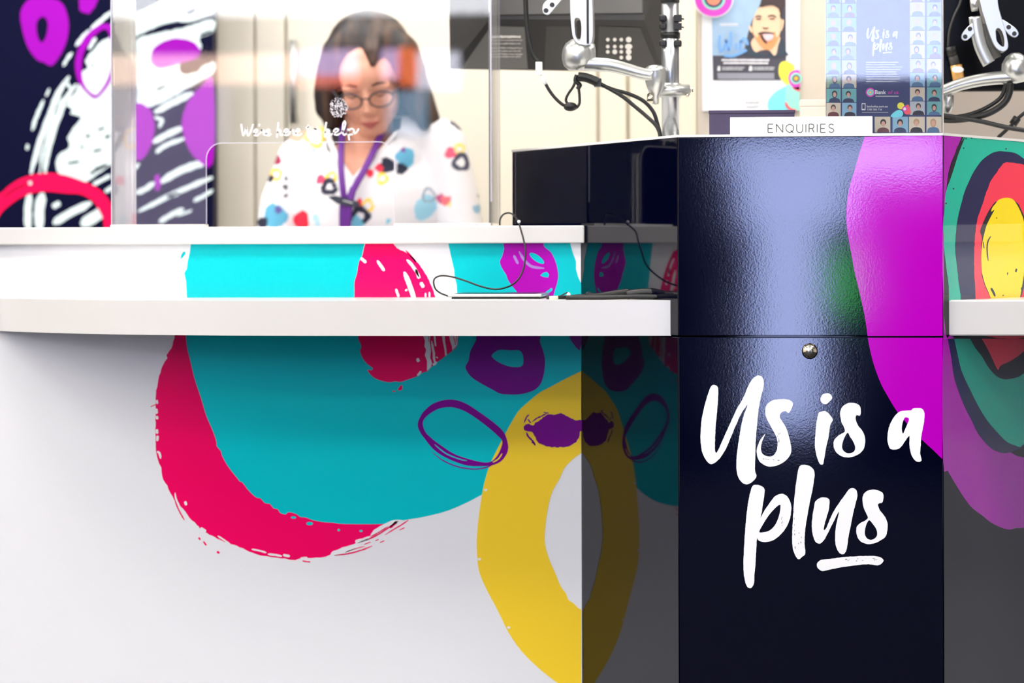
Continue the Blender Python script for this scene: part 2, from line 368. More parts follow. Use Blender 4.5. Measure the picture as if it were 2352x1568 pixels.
# yellow ring meeting the pod
yo = [(1335, 852), (1300, 869), (1265, 888), (1240, 901), (1212, 924), (1190, 945), (1168, 982), (1148, 1020), (1130, 1056), (1119, 1085), (1110, 1120), (1104, 1155), (1098, 1200), (1095, 1245), (1097, 1290), (1103, 1320), (1120, 1358), (1145, 1405),
      (1168, 1452), (1198, 1495), (1235, 1532), (1275, 1564), (1335, 1606)]
yh = [(1335, 1399), (1328, 1396), (1316, 1384), (1306, 1378), (1300, 1363), (1288, 1346), (1275, 1315), (1262, 1285), (1252, 1250), (1252, 1215), (1258, 1170), (1268, 1130), (1285, 1100), (1296, 1075), (1315, 1055), (1335, 1040)]
p.decal(catmull(yo, False, 3) + catmull(yh, False, 3), SW, 5, yellow)
for x, y in ((1101, 1284), (1168, 1441), (1115, 1125)): p.decal([(x - 4, y - 2), (x + 3, y - 3), (x + 4, y + 2), (x - 2, y + 3)], SW, 6, whitep)
# purple ring, thin ring, blob
z7 = lambda q: z(q, 1.941, 900, 760)
p.decal(catmull(z7([(400, -30), (375, 40), (350, 90), (342, 130), (328, 158), (336, 182), (358, 208), (400, 235), (450, 262), (480, 278), (520, 283), (570, 282), (620, 270), (650, 252), (668, 225), (680, 180), (683, 130), (675, 90), (660, 45), (650, -30)])), SW, 3, purple,
        holes=[catmull(z7([(445, 112), (462, 92), (485, 84), (530, 86), (568, 87), (583, 105), (586, 140), (575, 158), (540, 160), (505, 152), (470, 135)]))])
p.decal(catmull(z7([(115, 415), (130, 375), (155, 345), (190, 320), (240, 306), (290, 308), (340, 328), (400, 368), (460, 412), (500, 452), (517, 500), (518, 530), (505, 560), (480, 585), (440, 600), (400, 602), (340, 600), (280, 582), (220, 553), (180, 522), (150, 485), (125, 450)])), SW, 6, purple,
        holes=[catmull(z7([(138, 412), (150, 385), (185, 358), (220, 343), (270, 340), (320, 355), (370, 385), (430, 430), (470, 465), (492, 490), (487, 520), (470, 555), (445, 580), (410, 585), (350, 572), (280, 548), (220, 510), (180, 480), (150, 450)]))])
p.stroke(z7([(178, 538), (230, 578), (300, 606), (370, 615), (420, 608), (450, 596)]), 3, SW, 6, purple)
p.stroke(z7([(190, 505), (240, 545), (300, 570), (335, 578)]), 2.5, SW, 7, teal)
p.stroke(z7([(450, 585), (475, 570), (492, 545)]), 3, SW, 7, yellow)
p.decal(jag(catmull(z7([(847, 398), (820, 400), (800, 388), (775, 378), (755, 365), (730, 372), (705, 370), (680, 380), (662, 395), (640, 408), (628, 422), (612, 414), (592, 420), (590, 438), (605, 448), (625, 452), (640, 475), (650, 495), (675, 508), (700, 516), (750, 518), (790, 514), (815, 500), (832, 478), (838, 450), (847, 440)]), True, 3), 1.0, 4, 5), SW, 6, purple)
for q in (([(590, 410), (600, 385), (612, 372)], 3), ([(605, 392), (620, 410)], 3), ([(625, 405), (645, 390), (670, 378), (690, 366)], 3), ([(675, 362), (700, 366)], 2.5), ([(600, 450), (608, 470), (628, 490), (640, 510)], 4), ([(622, 495), (640, 505)], 3)):
    p.stroke(z7(q[0]), q[1], SW, 6, purple, amp=0.5, seed=3)
p.decal(z7([(785, 10), (800, 45), (820, 72), (838, 88), (844, 60), (844, 10)]), SW, 3, purple)
# lower pink blob with dry streaks
z5 = lambda q: z(q, 3.92, 780, 540)
p.decal(catmull(z5([(165, 800), (165, 905), (175, 950), (195, 1000), (185, 1045), (210, 1110), (250, 1160), (298, 1196), (285, 1215), (250, 1215), (300, 1275), (370, 1308), (450, 1323), (500, 1316), (550, 1320), (620, 1297), (690, 1272), (750, 1236), (790, 1225), (820, 1190), (870, 1150),
                        (950, 1090), (1020, 1037), (1060, 990), (1065, 920), (1060, 800)])), SW, 3, pink)
p.decal(z5([(745, 880), (770, 950), (765, 1000), (780, 1030), (768, 1080), (787, 1130), (787, 1222), (822, 1188), (832, 1150), (815, 1100), (822, 1040), (812, 960), (818, 880)]), SW, 4, whitep)
p.decal(z5([(918, 880), (930, 960), (945, 1030), (950, 1086), (966, 1078), (962, 1030), (950, 960), (945, 880)]), SW, 4, whitep)
p.decal(z5([(983, 880), (995, 950), (1012, 1000), (1015, 1036), (1060, 988), (1064, 880)]), SW, 4, whitep)
for q, w_ in (([(828, 950), (838, 1010), (848, 1060), (850, 1110), (858, 1150)], 5), ([(855, 890), (858, 950), (866, 1000)], 4), ([(700, 1108), (712, 1140)], 7), ([(700, 1265), (735, 1225)], 5), ([(840, 1170), (875, 1140)], 6), ([(870, 1095), (885, 1105)], 3)):
    p.stroke(z5(q), w_, SW, 4, whitep, amp=0.5, seed=9)
for q, w_ in (([(1020, 900), (1040, 960), (1040, 990)], 2), ([(1050, 900), (1052, 960)], 1.5), ([(800, 905), (805, 960)], 1.5)): p.stroke(z5(q), w_, SW, 5, pink)
p.decal(z5([(520, 1392), (545, 1355), (565, 1350), (565, 1388), (545, 1398)]), SW, 3, pink); p.stroke(z5([(475, 1404), (503, 1406)]), 3, SW, 3, pink)
# riser between the ledge and the countertop
p.decal([(438, 545), (438, 560), (436, 580), (431, 600), (429, 617), (423, 627), (427, 645), (429, 680), (430, 730), (816, 730), (816, 660), (840, 545)], SW, 2, teal)
p.decal([(414, 596), (416, 586), (420, 579), (425, 577), (426, 583), (421, 590)], SW, 2, teal)
p.decal(jag(catmull([(842, 545), (838, 562), (832, 588), (826, 598), (822, 612), (820, 630), (814, 648), (814, 680), (814, 730), (1003, 730), (999, 680), (990, 655), (983, 638), (975, 625), (965, 610), (955, 598), (945, 588), (930, 578), (915, 572), (906, 563), (890, 545)], True, 3), 0.5, 5, 2), SW, 3, pink)
for q, w_ in (([(934, 596), (944, 606), (954, 620), (965, 638)], 7), ([(928, 624), (937, 645), (946, 670), (955, 700)], 11), ([(966, 648), (973, 660)], 8), ([(866, 598), (876, 612), (883, 622)], 7), ([(828, 592), (841, 603)], 7), ([(909, 663), (916, 682)], 6), ([(932, 664), (934, 668)], 6), ([(955, 618), (962, 640)], 6), ([(977, 672), (978, 690)], 4), ([(986, 670), (987, 690)], 4)):
    p.stroke(q, w_, SW, 4, whitep, amp=0.4, seed=4)
p.stroke([(932, 575), (950, 595), (956, 602)], 4, SW, 3, pink)
p.decal([(1026, 545), (1030, 560), (1036, 590), (1043, 620), (1044, 635), (1049, 655), (1050, 672), (1045, 690), (1045, 730), (1335, 730), (1335, 652), (1328, 636), (1323, 618), (1323, 600), (1316, 582), (1310, 560), (1308, 545)], SW, 2, teal)
p.decal(catmull([(1162, 545), (1158, 571), (1153, 589), (1148, 601), (1153, 616), (1162, 630), (1168, 645), (1183, 665), (1198, 680), (1221, 694), (1262, 694), (1275, 665), (1282, 636), (1278, 607), (1266, 580), (1250, 566), (1240, 545)]), SW, 3, magr)
p.decal([(1233 + 20 * math.cos(t) * 0.82 - 7 * math.sin(t) * 0.57, 593 + 20 * math.cos(t) * 0.57 + 7 * math.sin(t) * 0.82) for t in [k * math.pi / 9 for k in range(18)]], SW, 4, teal)
p.stroke([(1192, 577), (1205, 598), (1222, 612), (1250, 616)], 6, SW, 4, lilac); p.stroke([(1180, 586), (1190, 606)], 6, SW, 4, lilac)
p.decal([(1241, 632), (1248, 626), (1256, 624), (1261, 630), (1259, 637), (1248, 636)], SW, 4, teal); p.stroke([(1250, 676), (1262, 668), (1268, 662)], 6, SW, 4, teal)
p.build('front_panel', root)
MB().box((XL, YW + 0.03, 0.0), (xe - 0.05, YW + 0.08, 0.1), greyk).build('kickboard', root)
MB().box((XL, YW + 0.031, 0.1), (XL + 0.02, YB - 0.03, ZS0 - 0.001), white).build('end_panel', root)

# clip to the pod's left face for things that butt against it
def on_left(y, gap=0.0): return K1.x - (y - YK) / math.tan(math.radians(60)) - gap
def on_right(y, gap=0.0): return K2.x + (y - YK) / math.tan(math.radians(60)) + gap
top = MB(); xr = W(1342, 540, YW - 0.02).x
top.prism([(XL, YW - 0.02), (xr, YW - 0.02), (xr, YW + 0.002), (on_left(YB, 0.004), YB), (XL, YB)], ZS0, ZS1, white)
tag(top.build('countertop', None, 0.0025), 'white laminate upper countertop slab carrying the clear screen, left of the navy pod', 'countertop')
# writing ledge with a swept front edge
led = [(-14, None), (2, 4.70), (30, 4.66), (80, 4.61), (150, 4.55), (230, 4.50), (320, 4.46), (430, 4.425), (560, 4.395), (720, 4.375), (900, 4.36), (1100, 4.345), (1300, 4.335), (1541, 4.325)]
plan = []
for px, d in led:
    if d is None: q = W(px, 720, YW - 0.001)
    else: q = EYE + (Fv + R0 * ((px - 1176) / FPX)) * d
    plan.append((q.x, q.y))
plan = catmull(plan, False, 4); ly = plan[-1][1]
plan += [(on_left(ly + 0.03, 0.006), ly + 0.03), (on_left(YW, 0.006), YW - 0.001)]
tag(MB().prism(plan, ZL0, ZL1, white).build('writing_ledge', None, 0.003), 'long white writing ledge with a swept front edge, left of the navy pod', 'ledge')

# ------------------------------------------------------------------ right counter (mirror arrangement)
root2 = empty('service_counter', (1.6, YW, 0), 'white service counter front on the right of the navy pod', 'counter')
xw = on_right(YW); XR = 2.6
p = MB(); p.prism([(xw + 0.001, YW), (XR, YW), (XR, YW + 0.03), (xw + 0.02, YW + 0.03)], 0.02, ZS0, whitep)
p.build('front_panel', root2); MB().box((xw + 0.05, YW + 0.03, 0), (XR, YW + 0.08, 0.1), greyk).build('kickboard', root2)
MB().box((XR - 0.02, YW + 0.031, 0.1), (XR, YB - 0.03, ZS0 - 0.001), white).build('end_panel', root2)
tag(MB().prism([(xw + 0.01, YW - 0.02), (XR, YW - 0.02), (XR, YB), (on_right(YB, 0.004), YB)], ZS0, ZS1, white).build('countertop', None, 0.0025), 'white laminate countertop slab right of the navy pod', 'countertop')
lx = hit(K2, NR, 2170, 720); rx0 = W(2178, 730, YK + 0.02).x
tag(MB().prism([(rx0, YK + 0.02), (1.9, YK + 0.03), (2.3, YK + 0.1), (2.45, YW - 0.001), (on_right(YW, 0.006), YW - 0.001), (on_right(YK + 0.05, 0.006), YK + 0.05)], ZL0, ZL1, white).build('writing_ledge', None, 0.003),
    'short visible end of a white writing ledge at the right of the navy pod', 'ledge')

# ------------------------------------------------------------------ navy pod
pod = empty('service_pod', ((K1.x + K2.x) / 2, YK + 0.25, 0), 'tall navy pod with white brush lettering and a magenta swirl, between two counters', 'kiosk')
E1 = K1 + DL * SIDE; E2 = K2 + DR * SIDE
body = [(K1.x, K1.y), (K2.x, K2.y), (E2.x, E2.y), (E2.x - 0.1, E2.y + 0.1), (E1.x + 0.1, E1.y + 0.1), (E1.x, E1.y)]
def inset(plan, d):
    cx = sum(a for a, b in plan) / len(plan); cy = sum(b for a, b in plan) / len(plan)
    return [(cx + (a - cx) * (1 - d), cy + (b - cy) * (1 - d)) for a, b in plan]
T = 0.016
MB().prism(inset(body, 0.07), 0.0, ZKT - 0.005, blacks).build('carcass', pod)
SF = surf_of((0, YK, 0), (0, -1, 0))
g = 0.0012
def face_panel(A, B, n, z0, z1, m, mb):
    A = Vector(A); B = Vector(B); n = Vector(n); t = (B - A).normalized()
    a = A + t * 0.0005; b = B - t * 0.0005
    # mitred board
    q = [a, b, b - n * T - t * T * 0.55, a - n * T + t * T * 0.55]
    mb.prism([(v.x, v.y) for v in q], z0, z1, m)
zs_hi = ZSEAM + g; zs_lo = ZSEAM - g
fu = MB(); face_panel(K1, K2, (0, -1, 0), zs_hi, ZKT - 0.002, navyk, fu)
mleft = [(1986, 314), (1976, 345), (1963, 390), (1951, 430), (1945, 470), (1945, 520), (1953, 570), (1962, 620), (1975, 675), (1986, 725), (1993, 771.3)]
fu.decal(catmull(mleft, False, 4) + [(2165, 771.0), (2165, 309.5)], SF, 1, magk)
fu.build('upper_front_panel', pod, 0.0012, 2)
fl = MB(); face_panel(K1, K2, (0, -1, 0), 0.05, zs_lo, navyk, fl)
z8 = lambda q: z(q, 2.529, 1560, 780)
fl.decal(catmull([(1993, 775.5), (1999, 806), (2008, 840), (2023, 880), (2038, 908), (2060, 944), (2090, 980), (2117, 1009), (2145, 1035), (2164.5, 1054)], False, 4) + [(2165, 775.5)], SF, 1, magk)
GL = []
GL.append(([(205, 262), (224, 275), (227, 310), (222, 400), (212, 500), (208, 590), (208, 640), (213, 655), (222, 650), (240, 610), (262, 560), (290, 500), (330, 410), (370, 340), (400, 270), (425, 230), (455, 207), (480, 215), (491, 240), (490, 275), (478, 320), (467, 370), (458, 430), (450, 520), (444, 600), (442, 680), (440, 760), (450, 790), (435, 815), (415, 832), (388, 840), (362, 825), (342, 795), (333, 755), (333, 700), (338, 640), (350, 560), (362, 490), (378, 430), (398, 375), (360, 430), (330, 495), (295, 580), (262, 650), (225, 700), (190, 722), (168, 712), (148, 685), (133, 650), (125, 600), (124, 540), (130, 470), (143, 400), (158, 345), (172, 300), (186, 270)], None))
GL.append(([(500, 420), (503, 390), (520, 365), (550, 350), (590, 345), (630, 347), (655, 358), (660, 380), (650, 405), (635, 425), (620, 415), (600, 418), (588, 430), (585, 445), (592, 465), (610, 490), (625, 520), (640, 570), (650, 620), (650, 655), (630, 690), (600, 715), (560, 732), (525, 737), (490, 725), (465, 705), (452, 670), (450, 640), (460, 605), (475, 575), (500, 545), (488, 575), (478, 605), (475, 635), (483, 660), (505, 675), (530, 678), (550, 668), (565, 645), (572, 615), (570, 585), (560, 555), (545, 525), (525, 490), (507, 455)], None))
GL.append(([(822, 335), (835, 317), (860, 310), (880, 318), (888, 338), (875, 358), (855, 373), (835, 370), (822, 355)], None))
GL.append(([(808, 430), (825, 417), (850, 416), (870, 430), (893, 462), (885, 480), (877, 500), (870, 550), (862, 590), (855, 620), (848, 660), (842, 695), (835, 722), (818, 722), (803, 690), (793, 650), (787, 610), (790, 560), (795, 500)], None))
GL.append(([(935, 430), (942, 400), (960, 378), (990, 366), (1025, 370), (1050, 385), (1055, 410), (1050, 440), (1030, 438), (1025, 455), (1030, 480), (1045, 505), (1065, 530), (1078, 560), (1080, 600), (1068, 640), (1040, 665), (1005, 680), (970, 683), (935, 672), (910, 650), (897, 620), (900, 585), (920, 560), (945, 545), (962, 532), (955, 505), (942, 475)],
           [(978, 540), (992, 562), (1010, 590), (1022, 620), (1018, 645), (1000, 657), (975, 658), (955, 645), (946, 625), (949, 600), (958, 572)]))
GL.append(([(1345, 410), (1360, 397), (1400, 397), (1420, 410), (1425, 440), (1420, 490), (1412, 530), (1405, 570), (1403, 620), (1400, 660), (1408, 700), (1390, 710), (1370, 700), (1350, 670), (1340, 630), (1337, 600), (1338, 560), (1325, 570), (1305, 600), (1280, 630), (1250, 637), (1225, 632), (1212, 600), (1210, 560), (1218, 510), (1240, 460), (1270, 425), (1300, 412)],
           [(1307, 458), (1318, 450), (1335, 460), (1325, 490), (1312, 520), (1300, 545), (1293, 520), (1297, 485)]))
GL.append(([(425, 850), (450, 843), (475, 848), (495, 865), (495, 900), (487, 950), (480, 1000), (473, 1035), (490, 1000), (520, 955), (550, 915), (580, 897), (610, 897), (635, 920), (650, 960), (650, 1000), (640, 1050), (615, 1100), (580, 1140), (545, 1165), (500, 1175), (465, 1168), (452, 1155), (447, 1230), (443, 1300), (437, 1370), (435, 1410), (425, 1435), (408, 1442), (390, 1425), (378, 1380), (373, 1320), (375, 1250), (380, 1150), (385, 1080), (393, 1000), (405, 920)],
           [(585, 958), (560, 975), (520, 1020), (485, 1075), (465, 1115), (485, 1118), (520, 1110), (550, 1085), (570, 1050), (583, 1010), (588, 975)]))
GL.append(([(695, 745), (710, 728), (735, 727), (765, 738), (785, 765), (785, 800), (778, 850), (768, 900), (755, 960), (745, 1020), (735, 1080), (730, 1130), (728, 1180), (733, 1240), (715, 1260), (695, 1275), (675, 1255), (662, 1220), (657, 1180), (657, 1120), (660, 1050), (665, 970), (673, 880), (682, 810)], None))
GL.append(([(790, 940), (815, 920), (845, 915), (870, 925), (873, 950), (868, 990), (850, 1050), (840, 1095), (843, 1105), (858, 1085), (885, 1020), (920, 960), (960, 905), (985, 870), (1010, 862), (1030, 875), (1035, 905), (1025, 950), (1012, 1000), (1000, 1060), (988, 1120), (978, 1180), (972, 1220), (958, 1243), (938, 1243), (918, 1220), (907, 1180), (907, 1120), (915, 1060), (930, 998), (915, 1020), (895, 1060), (865, 1120), (840, 1165), (815, 1185), (790, 1170), (775, 1130), (770, 1080), (775, 1020), (783, 970)], None))
GL.append(([(1065, 935), (1068, 905), (1085, 882), (1115, 871), (1150, 873), (1180, 888), (1187, 915), (1180, 945), (1160, 950), (1155, 960), (1165, 990), (1190, 1020), (1208, 1055), (1210, 1095), (1200, 1140), (1170, 1165), (1130, 1182), (1095, 1186), (1060, 1175), (1038, 1150), (1028, 1110), (1035, 1080), (1060, 1060), (1095, 1038), (1085, 1005), (1070, 970)],
           [(1105, 1048), (1125, 1070), (1145, 1100), (1150, 1130), (1140, 1150), (1115, 1162), (1090, 1152), (1078, 1125), (1082, 1090), (1092, 1062)]))
GL.append(([(800, 1300), (825, 1278), (880, 1272), (950, 1262), (1040, 1257), (1120, 1255), (1165, 1262), (1187, 1280), (1175, 1300), (1150, 1310), (1100, 1303), (1040, 1308), (980, 1315), (920, 1325), (870, 1335), (830, 1343), (805, 1325)], None))
for k, (q, h) in enumerate(GL):
    fl.decal(jag(catmull(z8(q), True, 3), 0.35, 3, k), SF, 2, whitek, holes=[catmull(z8(h), True, 3)] if h else ())
r = random.Random(4)
for k in range(46):     # dry brush flecks left bare in the l, the u, the p and the underline
    t = r.random(); c = r.choice(((665 + t * 8, 960 + t * 250, 0, 1), (700 + r.uniform(-12, 22), 1080 + t * 150, 0, 1), (960 + t * 190, 1268 + r.uniform(0, 16), 1, 0), (590 + r.uniform(0, 18), 1020 + t * 60, 0, 1), (565 + r.uniform(0, 20), 520 + t * 70, 0, 1), (470 + t * 130, 690 + t * 12, 1, 0)))
    ln = r.uniform(2, 7)
    fl.stroke(z8([(c[0], c[1]), (c[0] + c[2] * ln * 2 + 1, c[1] + c[3] * ln * 2 + 1)]), r.uniform(0.5, 1.5), SF, 3, navyk, n=2)
fl.build('lower_front_door', pod, 0.0012, 2)
lk = MB(); c = W(1860, 806, YK)
lk.lathe((c.x, YK - 0.0005, c.z), (0, -1, 0), [(0.0135, 0), (0.0135, 0.002), (0.0125, 0.005), (0.0095, 0.008), (0.0055, 0.0095), (0.0, 0.0098)], chrome)
lk.lathe((c.x, YK - 0.0098, c.z), (0, -1, 0), [(0.0042, 0), (0.0042, 0.0012), (0, 0.0012)], silver)
lk.box((c.x - 0.0007, YK - 0.0114, c.z - 0.003), (c.x + 0.0007, YK - 0.0108, c.z + 0.003), black)
tag(lk.build('door_lock', pod), 'round polished chrome lock')
# left faces
for nm, a, b in (('upper_side_panel', zs_hi, ZKT - 0.002), ('lower_side_panel', 0.05, zs_lo)):
    m = MB(); face_panel(E1, K1, NL, a, b, navys, m); m.build(nm, pod, 0.0012, 2)
# right faces with ringed print
SR = surf_of(K2, NR)
zr = lambda q: z(q, 3.138, 2120, 290)
UP = MB(); face_panel(K2, E2, NR, zs_hi, ZKT - 0.002, navys, UP)
LO = MB(); face_panel(K2, E2, NR, 0.05, zs_lo, navys, LO)
tl = [(292, 76), (268, 130), (245, 205), (210, 300), (180, 420), (160, 500), (155, 600), (145, 700), (147, 830), (157, 930), (172, 1050), (185, 1150), (187, 1260), (195, 1400), (215, 1503)]
def clipx(pts, m=2800): return pts
bl = [(235, 1503), (260, 1400), (273, 1240), (265, 1180), (255, 1100), (245, 1000), (233, 900), (235, 800), (245, 700), (255, 640), (280, 540), (297, 480), (330, 400), (370, 320), (420, 250), (480, 202), (530, 182), (580, 180), (640, 187), (690, 205), (740, 245)]
UP.decal(zr([(150, 62), (282, 70), (245, 160), (200, 270), (180, 350), (172, 430), (158, 520), (153, 600), (144, 690), (142, 780), (140, 840), (139, 900), (141, 1000), (144, 1150), (150, 1350), (165, 1503), (150, 1503)]), SR, 1, mags)
UP.decal(catmull(zr(tl), False, 3) + zr([(740, 1503), (900, 1503), (1100, 1200), (1150, 800), (1100, 400), (1000, 140)]), SR, 1, teals)
UP.decal(jag(catmull(zr(bl), False, 3) + zr([(900, 400), (1000, 700), (1000, 1000), (900, 1300), (800, 1503)]), 0.3, 5, 1), SR, 2, blues)
UP.decal(jag(catmull(zr([(420, 1503), (385, 1350), (380, 1240), (375, 1150), (370, 1050), (367, 960), (370, 860), (375, 780), (385, 700), (400, 640), (430, 560), (450, 490), (470, 440), (484, 400), (510, 362), (540, 318), (560, 290), (590, 262), (640, 262), (690, 270), (740, 285), (850, 400), (920, 640), (940, 900), (900, 1200), (800, 1503)]), True, 3), 0.6, 4, 2), SR, 3, reds)
UP.decal(catmull(zr([(530, 542), (480, 600), (440, 680), (412, 755), (425, 800), (420, 880), (440, 860), (470, 740), (530, 640)])), SR, 4, blacks)
UP.decal(zr([(650, 530), (690, 560), (735, 660), (760, 760), (760, 1000), (740, 1120), (705, 1240), (690, 1100)]), SR, 4, blacks)
UP.decal(catmull(zr([(425, 1060), (440, 1130), (470, 1200), (500, 1260), (520, 1230), (480, 1130)])), SR, 4, blacks)
UP.decal(catmull(zr([(620, 516), (580, 517), (545, 530), (520, 560), (500, 585), (492, 615), (515, 600), (495, 640), (462, 705), (440, 780), (425, 860), (420, 950), (425, 1050), (445, 1130), (470, 1190), (500, 1260), (560, 1320), (640, 1310), (695, 1240), (712, 1160), (728, 1060), (738, 950), (738, 800), (728, 690), (705, 620), (675, 560), (650, 528)])), SR, 5, yels)
for q, w_ in (([(490, 790), (468, 830), (462, 890), (470, 970)], 3), ([(490, 1165), (505, 1190), (520, 1225)], 5), ([(675, 1025), (668, 1050)], 4), ([(530, 655), (532, 665)], 2), ([(612, 1050), (608, 1070)], 2), ([(435, 830), (440, 880)], 2), ([(575, 1215), (580, 1222)], 3), ([(710, 1160), (712, 1180)], 3)):
    UP.stroke(zr(q), w_, SR, 6, blacks)
UP.decal(zr([(305, 74), (245, 150), (238, 175), (205, 270), (182, 350), (178, 430), (190, 400), (215, 330), (255, 200)]), SR, 2, blacks)
for x, y in ((310, 88), (350, 84), (293, 157), (598, 162), (166, 555), (220, 450)): UP.decal(zr([(x - 4, y - 5), (x + 5, y - 4), (x + 3, y + 6), (x - 3, y + 5)]), SR, 3, blacks)
UP.build('upper_side_panel', pod, 0.0012, 2)
LO.decal(catmull(z8([(1558, -6), (1600, -6), (1740, 400), (1900, 640), (2100, 700), (2300, 700), (2300, 900), (2150, 1040), (2003, 1090), (1960, 1092), (1920, 1102), (1870, 1090), (1810, 1060), (1760, 1020), (1700, 975), (1650, 910), (1600, 830), (1560, 760), (1532, 700), (1532, -6)]), True, 3), SR, 1, mags)
LO.decal(catmull(z8([(1560, -6), (1580, 100), (1600, 230), (1650, 370), (1700, 470), (1740, 550), (1800, 620), (1850, 650), (1900, 658), (1960, 640), (2003, 610), (2150, 400), (2200, 100), (2200, -6)]), False, 3), SR, 2, blues)
LO.decal(catmull(z8([(1598, -6), (1612, 60), (1640, 180), (1690, 290), (1740, 390), (1790, 470), (1850, 540), (1900, 590), (1950, 612), (2003, 606), (2120, 400), (2160, 100), (2160, -6)]), False, 3), SR, 3, teals)
LO.decal(catmull(z8([(1690, -6), (1722, 50), (1758, 95), (1790, 150), (1830, 200), (1870, 225), (1920, 228), (2003, 195), (2100, 60), (2110, -6)]), False, 3), SR, 4, blacks)
LO.decal(catmull(z8([(1758, -6), (1800, 70), (1830, 135), (1852, 175), (1868, 150), (1930, 120), (2003, 65), (2050, -6)]), False, 3), SR, 5, reds)
LO.build('lower_side_panel', pod, 0.0012, 2)
MB().prism(inset(body, -0.002), ZKT - 0.002, ZKT + 0.0022, whiteedge).build('top', pod)
ZT = ZKT + 0.0022

# ------------------------------------------------------------------ clear screen on the left countertop
YS = YW + 0.10
scr = empty('acrylic_screen', (-0.7, YS, ZS1), 'clear acrylic safety screen with white script lettering on the left countertop', 'screen')
SS = surf_of((0, YS, 0), (0, -1, 0), 0.0003)
xa = W(256, 300, YS).x; xb = W(1128, 300, YS).x; zb = ZS1 + 0.0065; zt = 2.0
def P3(x, zz, y=YS): return Vector((x, y, zz))
hx0 = W(474, 400, YS).x; hx1 = W(906, 400, YS).x; hz = W(700, 327, YS).z; cr = 0.03
outl = [P3(xa, zb), P3(hx0, zb)]
outl += [P3(hx0, hz - cr)] + [P3(hx0 + cr - cr * math.cos(a), hz - cr + cr * math.sin(a)) for a in [math.radians(15 * k) for k in range(1, 7)]]
outl += [P3(hx1 - cr + cr * math.sin(a), hz - cr + cr * math.cos(a)) for a in [math.radians(15 * k) for k in range(0, 7)]] + [P3(hx1, zb), P3(xb, zb), P3(xb, zt), P3(xa, zt)]
MB().extrude(outl, (0, 0.005, 0), acr).build('front_pane', scr)
rimm = MB(); rim = [Vector((q.x, YS - 0.0004, q.z)) for q in outl[1:17]]
rimm.tube(rim, 0.0006, acre, 6); rimm.tube([P3(xa, zb, YS - 0.0002), P3(xa, zt, YS - 0.0002)], 0.001, acre, 6); rimm.tube([P3(xb, zb + 0.04, YS - 0.0002), P3(xb, zt, YS - 0.0002)], 0.0016, acre, 6)
tag(rimm.build('polished_edge', scr), 'pale glinting cut edge')
for x, s in ((xa, 1), (xb, -1)):
    MB().box((x, YS + 0.006, zb), (x + 0.005 * s, YS + 0.175, zt), acrh).build('return_pane', scr)
    e = MB(); e.tube([(x + 0.002 * s, YS + 0.176, zb), (x + 0.002 * s, YS + 0.176, zt)], 0.0012, acre, 6); e.build('polished_edge', scr)
for a_, b_ in ((xa, hx0), (hx1, xb)): tag(MB().box((a_, YS - 0.012, ZS1), (b_, YS + 0.018, ZS1 + 0.006), white).build('base_rail', scr, 0.001), 'low white base rail')
# script lettering
SG = {'W': ([[(0, 1.9), (0.15, 0.6), (0.3, 0.0), (0.6, 0.8), (0.75, 1.3), (0.85, 0.4), (1.05, 0.0), (1.5, 1.0), (1.75, 1.9)]], 1.75),
      'e': ([[(0, 0.25), (0.45, 0.5), (0.6, 0.85), (0.35, 1.0), (0.12, 0.6), (0.2, 0.1), (0.5, 0.0), (0.85, 0.3)]], 0.8),
      "'": ([[(0.1, 1.9), (0.05, 1.5)]], 0.2), 'r': ([[(0, 0.3), (0.25, 1.0), (0.2, 0.75), (0.55, 0.85), (0.5, 0.2), (0.8, 0.1)]], 0.75),
      'h': ([[(0.3, 2.1), (0.2, 1.0), (0.1, -0.4)], [(0.15, 0.3), (0.4, 0.85), (0.6, 0.7), (0.55, 0.2), (0.75, 0.0), (1.0, 0.3)]], 0.95),
      't': ([[(0.3, 1.7), (0.25, 0.4), (0.4, 0.0), (0.7, 0.2)], [(0.0, 1.2), (0.6, 1.3)]], 0.65), 'o': ([[(0.4, 1.0), (0.1, 0.6), (0.15, 0.1), (0.45, 0.0), (0.7, 0.4), (0.6, 0.9), (0.35, 1.0), (0.9, 0.9)]], 0.9),
      'l': ([[(0, 0.2), (0.35, 0.8), (0.55, 1.8), (0.45, 2.2), (0.3, 1.8), (0.25, 0.5), (0.4, 0.0), (0.7, 0.2)]], 0.65),
      'p': ([[(0.15, 1.0), (0.2, 0.2), (0.3, -0.9)], [(0.18, 0.1), (0.25, 0.7), (0.55, 1.0), (0.8, 0.7), (0.65, 0.12), (0.3, 0.05)], [(0.66, 0.15), (1.0, 0.35), (1.3, 1.0)]], 1.2)}
def script(mb, txt, x, y, h, w, surf, layer, m, x1):
    tot = sum(SG[c][1] for c in txt); k = (x1 - x) / tot
    for c in txt:
        for st in SG[c][0]: mb.stroke([(x + a * k, y - b * h) for a, b in st], w, surf, layer, m, taper=False, n=5)
        x += SG[c][1] * k
let = MB()
for t, a, b in (("We're", 554, 622), ('here', 634, 692), ('to', 702, 732), ('help', 743, 822)): script(let, t, a, 311 - (a - 554) * 0.008, 14, 3.7, SS, 2, whitek, b)
tag(let.build('lettering', scr), 'white script lettering')
fro = acrylic('frosted_film', (0.5, 0.5, 0.52), 1.5)
dm = mat('frosted_white', (238, 232, 240), 0.6)
st = MB()
rr = random.Random(11)
for k in range(150):
    a = rr.uniform(0, 2 * math.pi); q = 20 * math.sqrt(rr.random()); x, y = 777 + q * math.cos(a), 247 + q * math.sin(a) * 1.1
    st.decal([(x + 2.2 * math.cos(t), y + 2.2 * math.sin(t)) for t in [j * math.pi / 3 for j in range(6)]], SS, 2, dm)
tag(st.build('sticker', scr), 'small round white frosted sticker')

